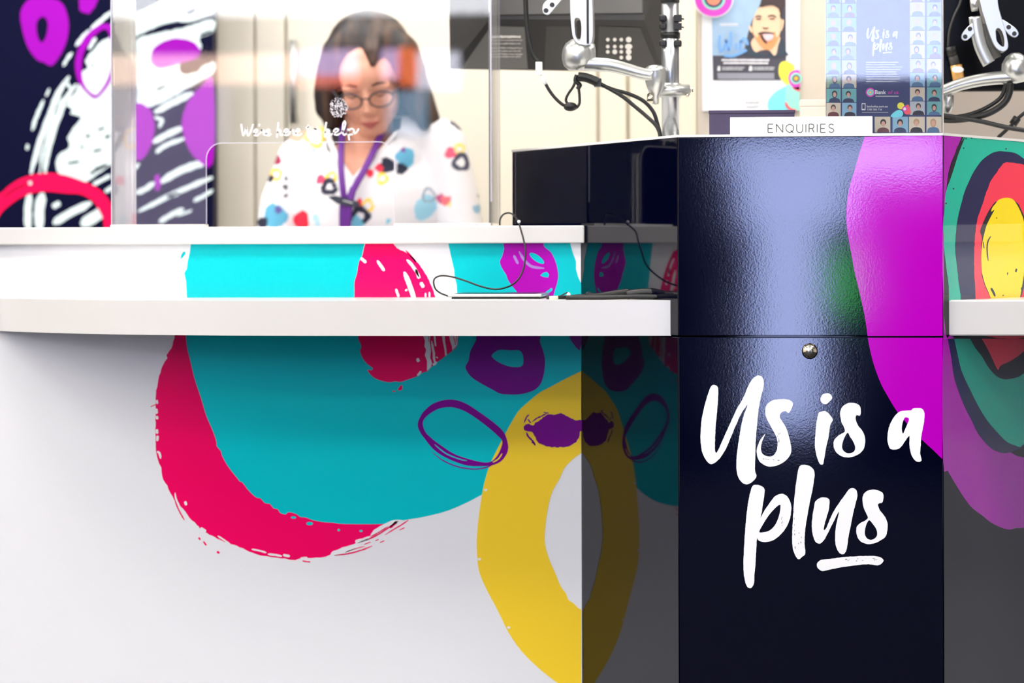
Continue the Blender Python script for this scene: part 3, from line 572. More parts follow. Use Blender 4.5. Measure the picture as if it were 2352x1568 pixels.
# ------------------------------------------------------------------ mural panel and cupboards behind the counter
YN = 6.2
SN = surf_of((0, YN, 0), (0, -1, 0), 0.0005)
zn = lambda q: z([(min(x, 1421), y) for x, y in q], 2.903, 0, 0)
mx1 = W(490, 300, YN).x
mu = MB(); mu.box((X0 + 0.01, YN, 0.0), (mx1, YN + 0.05, HC - 0.01), navym)
def N(q, m, l, sm=True, jg=0.8, s=1): mu.decal(jag(catmull(zn(q), True, 3) if sm else zn(q), jg, 6, s), SN, l, m)
mu.decal(catmull(zn([(135, 110), (160, 30), (220, -15), (340, -15), (420, 30), (455, 130), (455, 220), (435, 300), (400, 370), (345, 437), (290, 415), (250, 400), (200, 340), (165, 260)])), SN, 1, purm, holes=[catmull(zn([(245, 150), (265, 120), (295, 112), (318, 150), (315, 210), (300, 260), (277, 283), (255, 255), (243, 200)]))])
N([(530, 60), (545, -60), (660, -60), (640, 30), (610, 75), (580, 90)], purm, 1)
N([(900, 180), (800, 205), (740, 240), (690, 270), (650, 300), (620, 340), (590, 370), (570, 410), (585, 450), (550, 480), (545, 520), (500, 620), (430, 690), (480, 730), (470, 760), (540, 780), (490, 850), (450, 920), (465, 960), (440, 1000), (390, 1030), (370, 1090), (385, 1140), (420, 1170), (500, 1190), (570, 1210), (640, 1170), (700, 1130), (760, 1080), (900, 1000)], palem, 1, True, 1.2, 4)
for q, w_ in (([(605, 195), (670, 140), (745, 75)], 9), ([(505, 305), (550, 250), (600, 200)], 8), ([(420, 440), (450, 390), (480, 350)], 7), ([(460, 510), (390, 620), (330, 770), (270, 930), (235, 1050), (205, 1160)], 13),
              ([(510, 560), (440, 660), (400, 760), (350, 900), (310, 1060), (300, 1170)], 12), ([(420, 640), (370, 760), (320, 900), (280, 1040), (265, 1170)], 6), ([(330, 590), (318, 620), (305, 640)], 5), ([(292, 665), (260, 740), (235, 800), (215, 870)], 8), ([(185, 960), (180, 1000)], 6),
              ([(200, 1290), (185, 1400), (190, 1540)], 17), ([(285, 1285), (262, 1400), (265, 1540)], 22), ([(355, 1490), (450, 1430), (610, 1350)], 18), ([(350, 1380), (400, 1350)], 12), ([(540, 1500), (640, 1440), (700, 1400)], 26), ([(620, 1230), (740, 1170)], 10), ([(700, 1280), (760, 1240)], 10), ([(440, 540), (470, 590)], 8), ([(640, 250), (590, 330)], 8)):
    mu.stroke(zn(q), w_, SN, 1, palem, amp=1.0, seed=int(q[0][0]))
for q, w_ in (([(600, 1160), (700, 1100)], 6), ([(570, 910), (600, 905)], 7), ([(700, 920), (735, 900)], 7), ([(620, 1010), (680, 995)], 5), ([(450, 1090), (530, 1075)], 6), ([(530, 990), (560, 970)], 4), ([(630, 1130), (720, 1100)], 7), ([(600, 430), (630, 440)], 4), ([(650, 870), (700, 850)], 4), ([(670, 250), (650, 290)], 9), ([(720, 210), (700, 250)], 9)):
    mu.stroke(zn(q), w_, SN, 2, navym, amp=1.0, seed=int(q[0][1]))
mu.decal(catmull(zn([(500, 430), (520, 330), (560, 250), (620, 190), (690, 156), (745, 175), (772, 250), (768, 400), (745, 520), (700, 600), (635, 657), (570, 610), (520, 540)])), SN, 3, purm, holes=[catmull(zn([(545, 430), (560, 350), (600, 280), (650, 220), (700, 195), (728, 230), (740, 330), (738, 450), (710, 540), (665, 610), (632, 632), (580, 590), (550, 520)]))])
mu.decal(catmull(zn([(-300, 1540), (-200, 1400), (0, 1290), (60, 1240), (140, 1190), (250, 1160), (350, 1155), (450, 1170), (560, 1210), (640, 1250), (700, 1300), (740, 1380), (750, 1580)]), False) + catmull(zn([(700, 1580), (690, 1470), (660, 1400), (620, 1340), (540, 1295), (440, 1287), (320, 1275), (220, 1285), (130, 1320), (60, 1370), (0, 1430), (-80, 1580)]), False), SN, 4, redm)
mu.stroke(zn([(20, 1320), (100, 1260), (190, 1225)]), 4, SN, 5, navym); mu.stroke(zn([(190, 1222), (212, 1218)]), 8, SN, 5, palem)
# right half of the mural, seen through the screen
N([(750, 130), (905, 85), (1050, 20), (1200, -60), (1560, -80), (1560, 100), (1420, 90), (1250, 150), (1180, 140), (1050, 190), (905, 250), (750, 330)], palem, 1, True, 1.5, 6)
N([(905, 280), (1000, 235), (1200, 190), (1430, 130), (1430, 215), (1330, 250), (1340, 330), (1200, 420), (1240, 500), (1430, 410), (1430, 490), (1300, 560), (1200, 620), (1060, 690), (960, 715), (900, 690), (830, 560)], palem, 1, True, 1.5, 7)
N([(1005, 400), (1020, 330), (1090, 275), (1180, 256), (1270, 270), (1330, 320), (1335, 360), (1290, 400), (1200, 420), (1100, 450), (1040, 445)], purm, 3)
N([(860, 740), (905, 690), (960, 695), (1010, 750), (1032, 850), (1010, 960), (960, 1050), (900, 1060), (850, 950)], purm, 3)
N([(1430, 530), (1340, 580), (1270, 650), (1220, 760), (1215, 860), (1250, 980), (1310, 1060), (1430, 1085)], purm, 3)
mu.decal(zn([(1030, 1170), (1060, 1160), (1075, 1220), (1060, 1270), (1035, 1270)]), SN, 3, purm)
for q, w_ in (([(1030, 750), (1120, 700), (1200, 660), (1290, 620)], 15), ([(1030, 780), (1080, 800), (1060, 850)], 8), ([(1020, 950), (1110, 900), (1220, 850)], 14), ([(1040, 1020), (1100, 970), (1240, 920)], 10), ([(1060, 1220), (1180, 1150), (1300, 1100), (1390, 1070)], 17),
              ([(905, 1290), (970, 1260), (1030, 1215)], 12), ([(920, 1410), (1040, 1350), (1160, 1290), (1300, 1230), (1420, 1180)], 12), ([(1060, 1480), (1130, 1440), (1225, 1390)], 12), ([(1290, 1340), (1350, 1310), (1430, 1265)], 9), ([(800, 1180), (860, 1150), (930, 1090)], 10), ([(790, 1300), (880, 1260)], 9), ([(1110, 1310), (1200, 1290)], 8), ([(800, 860), (870, 800)], 10), ([(1180, 1440), (1280, 1400)], 6)):
    mu.stroke(zn(q), w_, SN, 2, palem, amp=1.2, seed=int(q[0][0]))
for q, w_ in (([(905, 250), (960, 225), (1040, 190), (1160, 145)], 5), ([(1240, 90), (1310, 60)], 12), ([(1240, 480), (1290, 440), (1310, 480)], 22), ([(1040, 600), (1110, 565)], 5), ([(1330, 235), (1420, 205)], 5)):
    mu.stroke(zn(q), w_, SN, 2, navym, amp=1.0, seed=int(q[0][0]))
tag(mu.build('mural_panel'), 'navy wall panel with pale blue brushwork, purple shapes and a red arc', 'wall panel')

YC = 6.4
cup = empty('storage_cupboard', (-0.6, YC, 0), 'full-height cream cupboard wall with a steel bar handle behind the staff member', 'cupboard')
cx0 = W(462, 300, YC).x; cx1 = W(1602, 300, YC).x
MB().box((cx0, YC + 0.022, 0), (cx1, YBK - 0.02, HC - 0.02), beige2).build('carcass', cup)
def dpx(a, b): return W(a, 300, YC).x, W(b, 300, YC).x
edges = [(cx0, dpx(0, 584)[1]), dpx(587, 655), dpx(659, 1372), dpx(1376, 1440), (dpx(1445, 0)[0], cx1)]
for i, (a, b) in enumerate(edges):
    d = MB(); d.box((a + 0.001, YC, 0.08), (b - 0.001, YC + 0.02, HC - 0.05), beige); dd = d.build('door', cup, 0.002, 2)
    if i == 2:
        h = MB(); hx = W(680, 200, YC).x; z0 = Z(680, 285, YC - 0.03); z1 = Z(680, 92, YC - 0.03)
        h.tube([(hx, YC - 0.035, z0), (hx, YC - 0.035, z1)], 0.011, silver, 16)
        for zz in (z0 + 0.02, z1 - 0.02): h.tube([(hx, YC - 0.035, zz), (hx, YC + 0.001, zz)], 0.006, silver, 10)
        tag(h.build('handle', dd), 'vertical steel bar handle')

YP = 5.25
px0 = W(1603, 200, YP).x; px1 = W(1897, 200, YP).x
struct(MB().box((px0, YP, 0), (px1 + 0.06, YBK, HC), taupe).build('wall_pillar'))

# ------------------------------------------------------------------ poster of a man on the pillar
S1 = surf_of((0, YP - 0.006, 0), (0, -1, 0), 0.0006)
zp = lambda q: z(q, 6.03, 1620, 0)
po = MB()
pw = mat('poster_white', (250, 250, 250), 0.4); pbl = mat('poster_sky', (166, 196, 222), 0.4, var=0.25, vscale=18); pdk = mat('poster_charcoal', (70, 66, 74), 0.4)
pmg = mat('poster_magenta', (240, 70, 205), 0.4); pmt = mat('poster_mint', (160, 238, 215), 0.4); pyl = mat('poster_yellow', (255, 246, 70), 0.4); pcy = mat('poster_cyan', (130, 236, 248), 0.4)
pnv = mat('poster_navy', (50, 60, 110), 0.4); por = mat('poster_orange', (255, 150, 110), 0.4); psk = mat('poster_skin', (255, 208, 168), 0.4); pskd = mat('poster_skin_shade', (240, 160, 96), 0.4)
phr = mat('poster_hair', (62, 40, 30), 0.4); psh = mat('poster_shirt', (44, 60, 72), 0.4); pwb = mat('poster_script_blue', (120, 176, 238), 0.4); pgt = mat('poster_grey_text', (196, 196, 198), 0.4); ptx = mat('poster_white_text', (240, 238, 240), 0.4)
prd = mat('poster_red', (255, 100, 110), 0.4); ptg = mat('poster_tongue', (255, 206, 208), 0.4); pgy = mat('poster_grey_box', (150, 150, 158), 0.4)
po.extrude([S1(x, y, 0) for x, y in ((1611, -190), (1837, -190), (1837, 255), (1613, 255))], (0, 0.004, 0), pw)
po.decal(zp([(88, -500), (1112, -500), (1120, 860), (1040, 1110), (108, 1110), (98, 700)]), S1, 1, pdk)
po.decal(zp([(88, -500), (900, -500), (760, 60), (640, 300), (590, 470), (560, 600), (540, 700), (430, 770), (96, 770)]), S1, 2, pbl)
po.decal(catmull(zp([(560, 770), (590, 640), (650, 580), (720, 700), (800, 760), (900, 740), (1000, 560), (1080, 560), (1112, 700), (1112, 775)])), S1, 3, psh)
po.decal(catmull(zp([(645, 560), (650, 660), (700, 722), (760, 700), (850, 690), (900, 710), (950, 768), (985, 740), (1005, 640), (1025, 500), (800, 420)])), S1, 4, psk)
po.decal(catmull(zp([(850, 60), (740, 110), (680, 220), (655, 320), (655, 400), (680, 500), (730, 590), (790, 655), (860, 688), (930, 655), (990, 570), (1030, 470), (1050, 340), (1045, 200), (990, 100)])), S1, 5, psk)
po.decal(catmull(zp([(640, 440), (690, 520), (740, 600), (800, 665), (860, 690), (930, 665), (985, 590), (1030, 480), (985, 520), (960, 440), (900, 470), (830, 450), (740, 470), (720, 520)])), S1, 6, pskd)
for q in ([(605, 370), (620, 350), (650, 400), (655, 450), (620, 430)], [(1045, 290), (1080, 270), (1088, 310), (1070, 390), (1040, 430)]): po.decal(catmull(zp(q)), S1, 5, psk)
po.decal(jag(catmull(zp([(760, 95), (800, -20), (830, -160), (1000, -180), (1090, -60), (1100, 80), (1070, 150), (1050, 260), (1030, 200), (1010, 120), (900, 75)])), 1.2, 5, 4), S1, 7, phr)
for q, w_ in (([(690, 235), (740, 222), (782, 236)], 3.5), ([(860, 230), (930, 215), (985, 240)], 3.5), ([(700, 262), (740, 265), (775, 258)], 3), ([(890, 262), (930, 262), (960, 256)], 3), ([(730, 470), (800, 455), (880, 458), (955, 468)], 5), ([(790, 380), (830, 395), (880, 385)], 3), ([(770, 480), (800, 540), (850, 600)], 5)):
    po.stroke(zp(q), w_, S1, 8, phr)
po.decal(catmull(zp([(800, 480), (870, 470), (940, 480), (935, 530), (880, 565), (830, 545)])), S1, 9, ptg)
for q, w_ in (([(205, 490), (190, 600), (215, 710), (270, 640), (290, 550), (320, 700), (350, 600), (352, 440)], 5.5), ([(430, 600), (425, 690)], 5), ([(418, 488), (428, 492)], 4.5), ([(490, 560), (480, 690)], 6), ([(485, 600), (530, 530), (570, 560), (585, 625)], 6), ([(260, 770), (380, 775), (500, 730), (575, 690)], 6)):
    po.stroke(zp(q), w_, S1, 9, pwb, taper=False)
for q in ([(225, 830), (885, 832)], [(250, 872), (870, 874)]): po.stroke(zp(q), 4.2, S1, 3, ptx, taper=False, amp=0.5, seed=2, n=40)
for q in ([(230, 935), (545, 935)], [(230, 962), (520, 962)], [(665, 935), (960, 935)], [(665, 962), (950, 962)]): po.stroke(zp(q), 2.6, S1, 3, pgt, taper=False, amp=0.4, seed=2, n=30)
for q in ([(175, 915), (205, 915), (208, 980), (165, 980)], [(612, 915), (650, 915), (650, 980), (600, 980)]): po.decal(zp(q), S1, 3, ptx)
po.decal(zp([(165, 1010), (955, 1010), (955, 1095), (175, 1095)]), S1, 3, pgy)
for y in (330, 352): po.stroke(zp([(200, y), (455, y)]), 2, S1, 3, ptx, taper=False)
def ring(cx, cy, rads, mm, surf, l, mb, sq=1.0):
    for k, (rd, m_) in enumerate(zip(rads, mm)): mb.decal([(cx + rd * math.cos(t), cy + rd * sq * math.sin(t)) for t in [j * math.pi / 14 for j in range(28)]], surf, l + k, m_)
ring(1639, -3, (46, 43, 27, 21, 16), (pw, pmg, pmt, pnv, por), S1, 10, po, 0.95)
po.decal(catmull(zp([(1016, 980), (1030, 890), (1075, 852), (1140, 850), (1220, 900), (1235, 960), (1200, 1080), (1150, 1170), (1080, 1130), (1030, 1060)])), S1, 4, pyl)
po.decal(catmull(zp([(870, 1400), (950, 1290), (1040, 1230), (1130, 1195), (1200, 1250), (1240, 1400), (1240, 1525), (1080, 1532), (890, 1532)])), S1, 4, pcy)
po.decal(zp([(1120, 1180), (1200, 1160), (1308, 1220), (1308, 1532), (1240, 1532), (1150, 1500), (1108, 1420), (1112, 1280)]), S1, 5, pmt)
po.decal(zp([(1200, 1210), (1250, 1250), (1308, 1270), (1308, 1200)]), S1, 6, prd); po.stroke(zp([(1108, 1410), (1140, 1480), (1200, 1520), (1260, 1525)]), 6, S1, 6, prd)
po.decal(catmull(zp([(1150, 1080), (1170, 1010), (1230, 975), (1306, 990), (1306, 1225), (1240, 1225), (1180, 1170)])), S1, 6, pmg)
ring(1828.5, 180, (13, 8.5, 5), (pmt, pnv, mat('poster_gold', (255, 196, 40), 0.4)), S1, 7, po)
lg = mat('poster_light_text', (214, 218, 216), 0.5); dk = mat('poster_dark_text', (90, 96, 100), 0.5)
text_mb(po, 'Whatever your insurance', S1, 1639, 225, 8.5, lg, 2); text_mb(po, 'let us get you', S1, 1639, 237, 8.5, lg, 2); text_mb(po, 'covered', S1, 1711, 238, 9.5, dk, 2, shear=0.3)
po.stroke([(1712, 245), (1728, 246), (1744, 244)], 1.6, S1, 2, dk)
tag(po.build('poster', weld=False), 'white poster of a dark-haired man sticking his tongue out, on the taupe pillar', 'poster')

# ------------------------------------------------------------------ "Us is a plus" poster standing in an acrylic holder on the pod
YQ = YK + 0.17
S2 = surf_of((0, YQ, 0), (0, -1, 0), 0.0003)
ph = empty('poster_holder', (W(2030, 300, YQ).x, YQ, ZT), 'clear upright holder with a navy portrait poster, on top of the navy pod', 'poster holder')
q0 = W(1896, 300, YQ).x; q1 = W(2165, 300, YQ).x; ztp = Z(2000, -95, YQ)
p2 = MB(); p2.box((q0 + 0.001, YQ, ZT + 0.002), (q1 - 0.003, YQ + 0.001, ztp), pnv)
tiles = [mat('tile_teal', (120, 186, 186), 0.4), mat('tile_cream', (226, 214, 190), 0.4), mat('tile_grey', (196, 204, 208), 0.4), mat('tile_sky', (150, 196, 220), 0.4), mat('tile_green', (150, 180, 140), 0.4)]
shirts = [mat('tile_navy_shirt', (44, 56, 92), 0.4), mat('tile_dark_shirt', (50, 44, 54), 0.4), mat('tile_maroon_shirt', (120, 60, 60), 0.4), mat('tile_blue_shirt', (84, 120, 158), 0.4)]
hairs = [mat('tile_brown_hair', (86, 62, 50), 0.4), mat('tile_dark_hair', (48, 40, 40), 0.4), mat('tile_fair_hair', (196, 160, 120), 0.4)]
fskin = mat('tile_skin', (226, 176, 152), 0.4)
rt = random.Random(21)
def portrait(x, y, w_, h_):
    p2.decal([(x, y), (x + w_, y), (x + w_, y + h_), (x, y + h_)], S2, 2, rt.choice(tiles))
    cx = x + w_ * rt.uniform(0.42, 0.58); cy = y + h_ * rt.uniform(0.36, 0.46); hr = h_ * 0.2
    p2.decal(catmull([(cx - w_ * 0.4, y + h_), (cx - w_ * 0.32, cy + hr * 1.8), (cx, cy + hr * 1.3), (cx + w_ * 0.32, cy + hr * 1.8), (cx + w_ * 0.4, y + h_)], False, 3), S2, 3, rt.choice(shirts))
    lo = rt.choice((0.9, 1.0, 1.7)); p2.decal([(cx + hr * 0.95 * math.cos(t), cy - hr * 0.25 + hr * (1.15 if math.sin(t) < 0 else lo) * math.sin(t)) for t in [j * math.pi / 7 for j in range(14)]], S2, 4, rt.choice(hairs))
    p2.decal([(cx + hr * 0.62 * math.cos(t), cy + hr * 0.15 + hr * 0.9 * math.sin(t)) for t in [j * math.pi / 6 for j in range(12)]], S2, 5, fskin)
for k in range(11):
    y = 236 - 32.5 * k
    for x in (1898, 1934): portrait(x, y, 33, 31)
    for x in (2090, 2129): portrait(x, y - 3, 34, 31)
for k, x in enumerate((2009, 2050, 2088, 2128)): portrait(x, 268, 36, 36)
mp = lambda q: [(1990 + (x - 124) * 72 / 1300.0, 61 + (y - 207) * 68 / 1235.0) for x, y in q]
for q, h in GL: p2.decal(catmull(mp(q), True, 2), S2, 3, ptx, holes=[catmull(mp(h), True, 2)] if h else ())
for k in range(9): p2.stroke([(1989, 143 + k * 5.5), (1989 + rt.uniform(66, 84), 143 + k * 5.5)], 2.0, S2, 3, pgt, taper=False, amp=0.4, seed=k, n=24)
ring(1999, 212, (10.5, 7.5, 4.5, 2.5), (pmg, pmt, pbl, mat('poster_gold', (255, 196, 40), 0.4)), S2, 3, p2)
text_mb(p2, 'Bank', S2, 2009, 216, 13, ptx, 3, offset=0.02); text_mb(p2, 'of us.', S2, 2039, 216, 12.5, mat('logo_magenta', (214, 50, 190), 0.4), 3, offset=0.01, shear=0.15)
p2.stroke([(2011, 221), (2064, 221)], 2.2, S2, 3, pgt, taper=False, n=12)
p2.decal([(1979, 237), (1988, 237), (1988, 253), (1979, 253)], S2, 3, ptx); p2.decal([(1980.5, 239), (1986.5, 239), (1986.5, 250), (1980.5, 250)], S2, 4, pnv)
text_mb(p2, 'bankofus.com.au', S2, 1991, 246.5, 7.2, ptx, 3, offset=0.01); text_mb(p2, '1300 306 716', S2, 1991, 253.5, 6.2, ptx, 3, offset=0.01)
p2.stroke([(1980, 258), (2040, 258)], 1.4, S2, 3, pgt, taper=False, n=12)
p2.decal(catmull([(2046, 268), (2054, 257), (2066, 252), (2074, 258), (2070, 268)]), S2, 3, pcy); ring(2069, 243, (8,), (pyl,), S2, 4, p2)
p2.decal(catmull([(2074, 250), (2086, 240), (2092, 260), (2080, 262)]), S2, 5, prd); ring(2078, 250, (6, 3.5), (pmg, pw), S2, 6, p2)
tag(p2.build('poster', ph, weld=False), 'navy poster with white brush lettering and portraits')
hd = MB(); hd.box((q0, YQ - 0.004, ZT), (q1, YQ - 0.0022, ztp), acr); hd.build('front_pane', ph)
hb = MB(); hb.box((q0, YQ + 0.0015, ZT), (q1, YQ + 0.0035, ztp), acr); hb.box((q0, YQ + 0.0035, ZT), (q1, YQ + 0.08, ZT + 0.002), acr); hb.build('back_pane', ph)
he = MB(); he.tube([(q1, YQ - 0.001, ZT), (q1, YQ - 0.001, ztp)], 0.0022, mat('holder_edge', (196, 190, 188), 0.3), 6); he.build('polished_edge', ph)

# ------------------------------------------------------------------ ENQUIRIES sign, dark box, white box
YE = YK + 0.10
SE = surf_of((0, YE, 0), (0, -1, 0), 0.0003)
en = MB(); ex0, ex1 = W(1677, 290, YE).x, W(2004, 290, YE).x; ez = Z(1800, 268, YE)
signm = mat('sign_white', (247, 247, 242), 0.4)
prof = [(YE, ZT + 0.0002), (YE, ez - 0.0035), (YE + 0.002, ez - 0.0005), (YE + 0.006, ez), (YE + 0.03, ez), (YE + 0.034, ZT + 0.0002)]
n_ = len(prof); en.add([(ex0, a, b) for a, b in prof] + [(ex1, a, b) for a, b in prof], [tuple(range(n_)), tuple(range(n_, 2 * n_))] + [(i, (i + 1) % n_, n_ + (i + 1) % n_, n_ + i) for i in range(n_)], signm)
so = en.build('desk_sign', None, 0.0008, 2); tag(so, 'long low white sign block reading ENQUIRIES on top of the navy pod', 'sign')
LT = {'E': ([[(1, 0), (0, 0), (0, 1), (1, 1)], [(0, .52), (.85, .52)]], .62), 'N': ([[(0, 1), (0, 0), (1, 1), (1, 0)]], .78), 'Q': ([[(.5, 0), (.1, .2), (0, .5), (.1, .8), (.5, 1), (.9, .8), (1, .5), (.9, .2), (.5, 0)], [(.6, .75), (1, 1.05)]], .9),
      'U': ([[(0, 0), (0, .7), (.2, .95), (.5, 1), (.8, .95), (1, .7), (1, 0)]], .72), 'I': ([[(0, 0), (0, 1)]], .0), 'R': ([[(0, 1), (0, 0), (.65, 0), (.95, .12), (.95, .4), (.65, .53), (0, .53)], [(.6, .53), (1, 1)]], .6),
      'S': ([[(.95, .15), (.7, .02), (.3, .02), (.05, .18), (.12, .4), (.5, .5), (.88, .6), (.97, .82), (.7, .98), (.3, .98), (.02, .85)]], .6)}
tx = mat('sign_text', (84, 90, 88), 0.5); eb = MB(); x = 1764.0; H = 19.0
for c_ in 'ENQUIRIES':
    sts, wd2 = LT[c_]; wdt = wd2 * H
    for s_ in sts:
        pts = [(x + a * wdt, 285 + b * H) for a, b in s_]
        if c_ in 'QSU' and len(pts) > 3:
            eb.stroke(pts, 2.5, SE, 1, tx, taper=False, n=4)
        else:
            for a, b in zip(pts[:-1], pts[1:]): eb.stroke([a, b], 2.5, SE, 1, tx, taper=False, n=1)
    x += wdt + 7.4
tag(eb.build('lettering', so), 'thin grey capital letters')
YD = YK + 0.24
db = empty('card_box', (W(1726, 300, YD).x, YD, ZT), 'dark purple-navy box behind the ENQUIRIES sign', 'box')
cm = mat('dark_purple_card', (52, 42, 74), 0.6)
a, b = W(1629, 280, YD).x, W(1825, 280, YD).x; h = Z(1700, 253, YD)
MB().box((a, YD, ZT + 0.0002), (b, YD + 0.12, h - 0.006), cm).build('body', db, 0.001, 2); MB().box((a - 0.001, YD - 0.001, h - 0.0058), (b + 0.001, YD + 0.121, h), cm).build('lid', db, 0.001, 2)
YX = YK + 0.42
wb = empty('paper_box', (W(1868, 260, YX).x, YX, ZT), 'small cream-white box between the two posters', 'box')
a, b = W(1839, 250, YX).x, W(1930, 250, YX).x; h = Z(1860, 229, YX)
MB().box((a, YX, ZT + 0.0002), (b, YX + 0.08, h - 0.012), beige).build('body', wb, 0.001, 2); MB().box((a - 0.001, YX - 0.001, h - 0.0118), (b + 0.001, YX + 0.081, h), beige).build('lid', wb, 0.001, 2)

# ------------------------------------------------------------------ monitor arms and monitors
def Wp(pts, y): return [W(px, py, y + (d[0] if d else 0)) for px, py, *d in pts]
def cable(mb, pts, y, r, m=rubber, n=6):
    q = [tuple(v) for v in Wp(pts, y)]; mb.tube(catmull(q, False, n), r, m, 8)
YA = YK + 0.36
arm = empty('monitor_stand', W(1540, 300, YA), 'silver monitor arm on a round pole, left of the white poster', 'monitor arm')
pc = W(1540, 250, YA); pr = L(20.5, YA)
pm = MB(); pm.tube([(pc.x, YA, ZT + 0.008), (pc.x, YA, Z(1540, 6, YA))], pr, silverd, 28)
pm.tube([(pc.x, YA, Z(1540, 6, YA)), (pc.x, YA, Z(1540, -90, YA))], pr * 1.06, black, 28)
pm.build('pole', arm); bs = MB(); bs.lathe((pc.x, YA, ZT), (0, 0, 1), [(0.0, 0), (0.045, 0), (0.045, 0.006), (0.03, 0.009), (pr, 0.0095)], silver); bs.build('base_plate', arm)
for py_, dx_ in ((42, 0), (61, 0), (100, 0)):
    for s_ in (-1, 1):
        cl = MB(); cc = W(1540 + s_ * 17, py_, YA - 0.01)
        cl.box(cc - Vector((0.007, 0.008, 0.006)), cc + Vector((0.007, 0.008, 0.006)), rubber)
        if s_ > 0 and py_ < 90: cl.tube([cc, W(1571, py_ + 2, YA - 0.01)], 0.0016, rubber, 8)
        cl.build('cable_clip', arm, 0.003, 3)
rg = MB(); rg.tube([(pc.x, YA, Z(1540, 88, YA)), (pc.x, YA, Z(1540, 75, YA))], pr * 1.1, rubber, 28); rg.build('collar', arm)
cl = MB(); cl.tube([(pc.x, YA, Z(1540, 224, YA)), (pc.x, YA, Z(1540, 192, YA))], pr * 1.22, silver, 28)
a = W(1506, 208, YA - 0.03); b = W(1584, 206, YA - 0.02); cl.tube([a, b], [L(13, YA)] * 2, silver, 4, r2=0.01); cl.tube([b, W(1592, 206, YA - 0.02)], 0.006, chrome, 12); cl.tube([W(1576, 218, YA - 0.02), W(1582, 219, YA - 0.02)], 0.004, chrome, 10)
cl.build('clamp', arm)
el = MB(); e0 = W(1505, 178, YA - 0.04)
k = L(1, YA)
el.lathe((e0.x, YA - 0.04, e0.z), (0, 0, 1), [(0, -62 * k), (8 * k, -60 * k), (9 * k, -42 * k), (15 * k, -34 * k), (22 * k, -14 * k), (24.5 * k, 5 * k), (24.5 * k, 14 * k), (24.6 * k, 14.4 * k), (22 * k, 22 * k), (15 * k, 27 * k), (0, 29 * k)], silver)
el.tube([W(1494, 218, YA - 0.05), W(1493, 232, YA - 0.06)], 0.006, chrome, 10); el.build('elbow_joint', arm)
a1 = MB(); pts = [tuple(v) for v in Wp([(1500, 174), (1470, 168), (1435, 158), (1400, 150), (1365, 148), (1335, 146), (1315, 140)], YA - 0.05)]
pts = catmull(pts, False, 4); nn = len(pts); a1.tube(pts, [L(13 + 5 * t / nn, YA) for t in range(nn)], silver, 20, r2=[L(15 + 8 * t / nn, YA) for t in range(nn)], side=(0, 0, 1)); a1.build('lower_arm', arm)
j2 = MB(); jc = W(1326, 136, YA - 0.05)
j2.lathe((jc.x, YA - 0.05, jc.z), (0, 0, 1), [(0, -27 * k), (20 * k, -25 * k), (31 * k, -14 * k), (35 * k, 0), (35.5 * k, 10 * k), (33 * k, 24 * k), (27 * k, 36 * k), (14 * k, 45 * k), (0, 47 * k)], silver)
j2.lathe((W(1352, 120, YA - 0.05).x, YA - 0.05, jc.z), (0, 0, 1), [(16 * k, 0), (16 * k, 20 * k), (14 * k, 34 * k), (0, 36 * k)], silver)
j2.build('shoulder_joint', arm)
ua = MB()
ua.extrude([W(x, y, YA - 0.075) for x, y in catmull([(1312, -150), (1310, -60), (1309, 0), (1311, 50), (1318, 92), (1340, 104), (1360, 96), (1362, 40), (1360, -20), (1358, -150)], True, 3)], (0, 0.045, 0), silver,
           holes=[[W(x, y, YA - 0.075) for x, y in catmull([(1321, 70), (1320, 48), (1325, 41), (1332, 46), (1335, 62), (1334, 84), (1330, 92), (1324, 86)], True, 3)]])
ua.build('upper_arm', arm, 0.004, 3)
us = MB(); us.tube([W(1349, -150, YA - 0.078), W(1350, 100, YA - 0.078)], 0.002, greyd, 8); us.build('seam_strip', arm)
lv = MB(); lv.extrude([W(x, y, YA - 0.06) for x, y in catmull([(1246, 16), (1252, 4), (1268, -8), (1300, -32), (1312, -20), (1290, 0), (1268, 26), (1258, 34), (1248, 30)], True, 3)], (0, 0.008, 0), silver); 
for x, y in ((1254, 24), (1268, 11)): c_ = W(x, y, YA - 0.062); lv.tube([c_, c_ + Vector((0, 0.004, 0))], 0.0045, greyk, 12)
lv.build('lever', arm, 0.001, 2)
mt = MB(); mt.box(W(1316, -118, YA + 0.0) , W(1356, -150, YA + 0.238) , silver); mt.build('mounting_bracket', arm)
cb = MB()
cable(cb, [(1325, 172), (1322, 186), (1332, 195), (1326, 205)], YA - 0.06, 0.004); cable(cb, [(1328, 176), (1345, 178), (1362, 184), (1373, 190)], YA - 0.07, 0.0085)
cb.box(W(1364, 180, YA - 0.075), W(1382, 200, YA - 0.055), rubber)
cable(cb, [(1378, 192), (1400, 204), (1430, 222), (1460, 246), (1486, 268), (1505, 286), (1514, 302), (1517, 318)], YA - 0.06, 0.0036)
cable(cb, [(1378, 194), (1410, 206), (1445, 216), (1478, 232), (1500, 256), (1510, 284), (1517, 312), (1519, 322)], YA - 0.05, 0.0036)
cable(cb, [(1322, 178), (1328, 196), (1331, 220), (1330, 240), (1318, 250), (1306, 240), (1300, 230), (1305, 216), (1316, 200), (1322, 186)], YA - 0.06, 0.0025)
cb.ell(W(1310, 245, YA - 0.062), (0.0125, 0.009, 0.0085), rubber)
cable(cb, [(1253, 192), (1262, 208), (1276, 226), (1292, 240), (1306, 246)], YA - 0.06, 0.003)
cb.build('cable', arm)
cp = MB(); cp.tube([W(1253, 194, YA - 0.06), W(1244, 172, YA - 0.06)], 0.0035, pw, 10); cp.box(W(1230, 142, YA - 0.067), W(1246, 172, YA - 0.053), pw); tag(cp.build('cable_plug', arm), 'white cable plug'); 
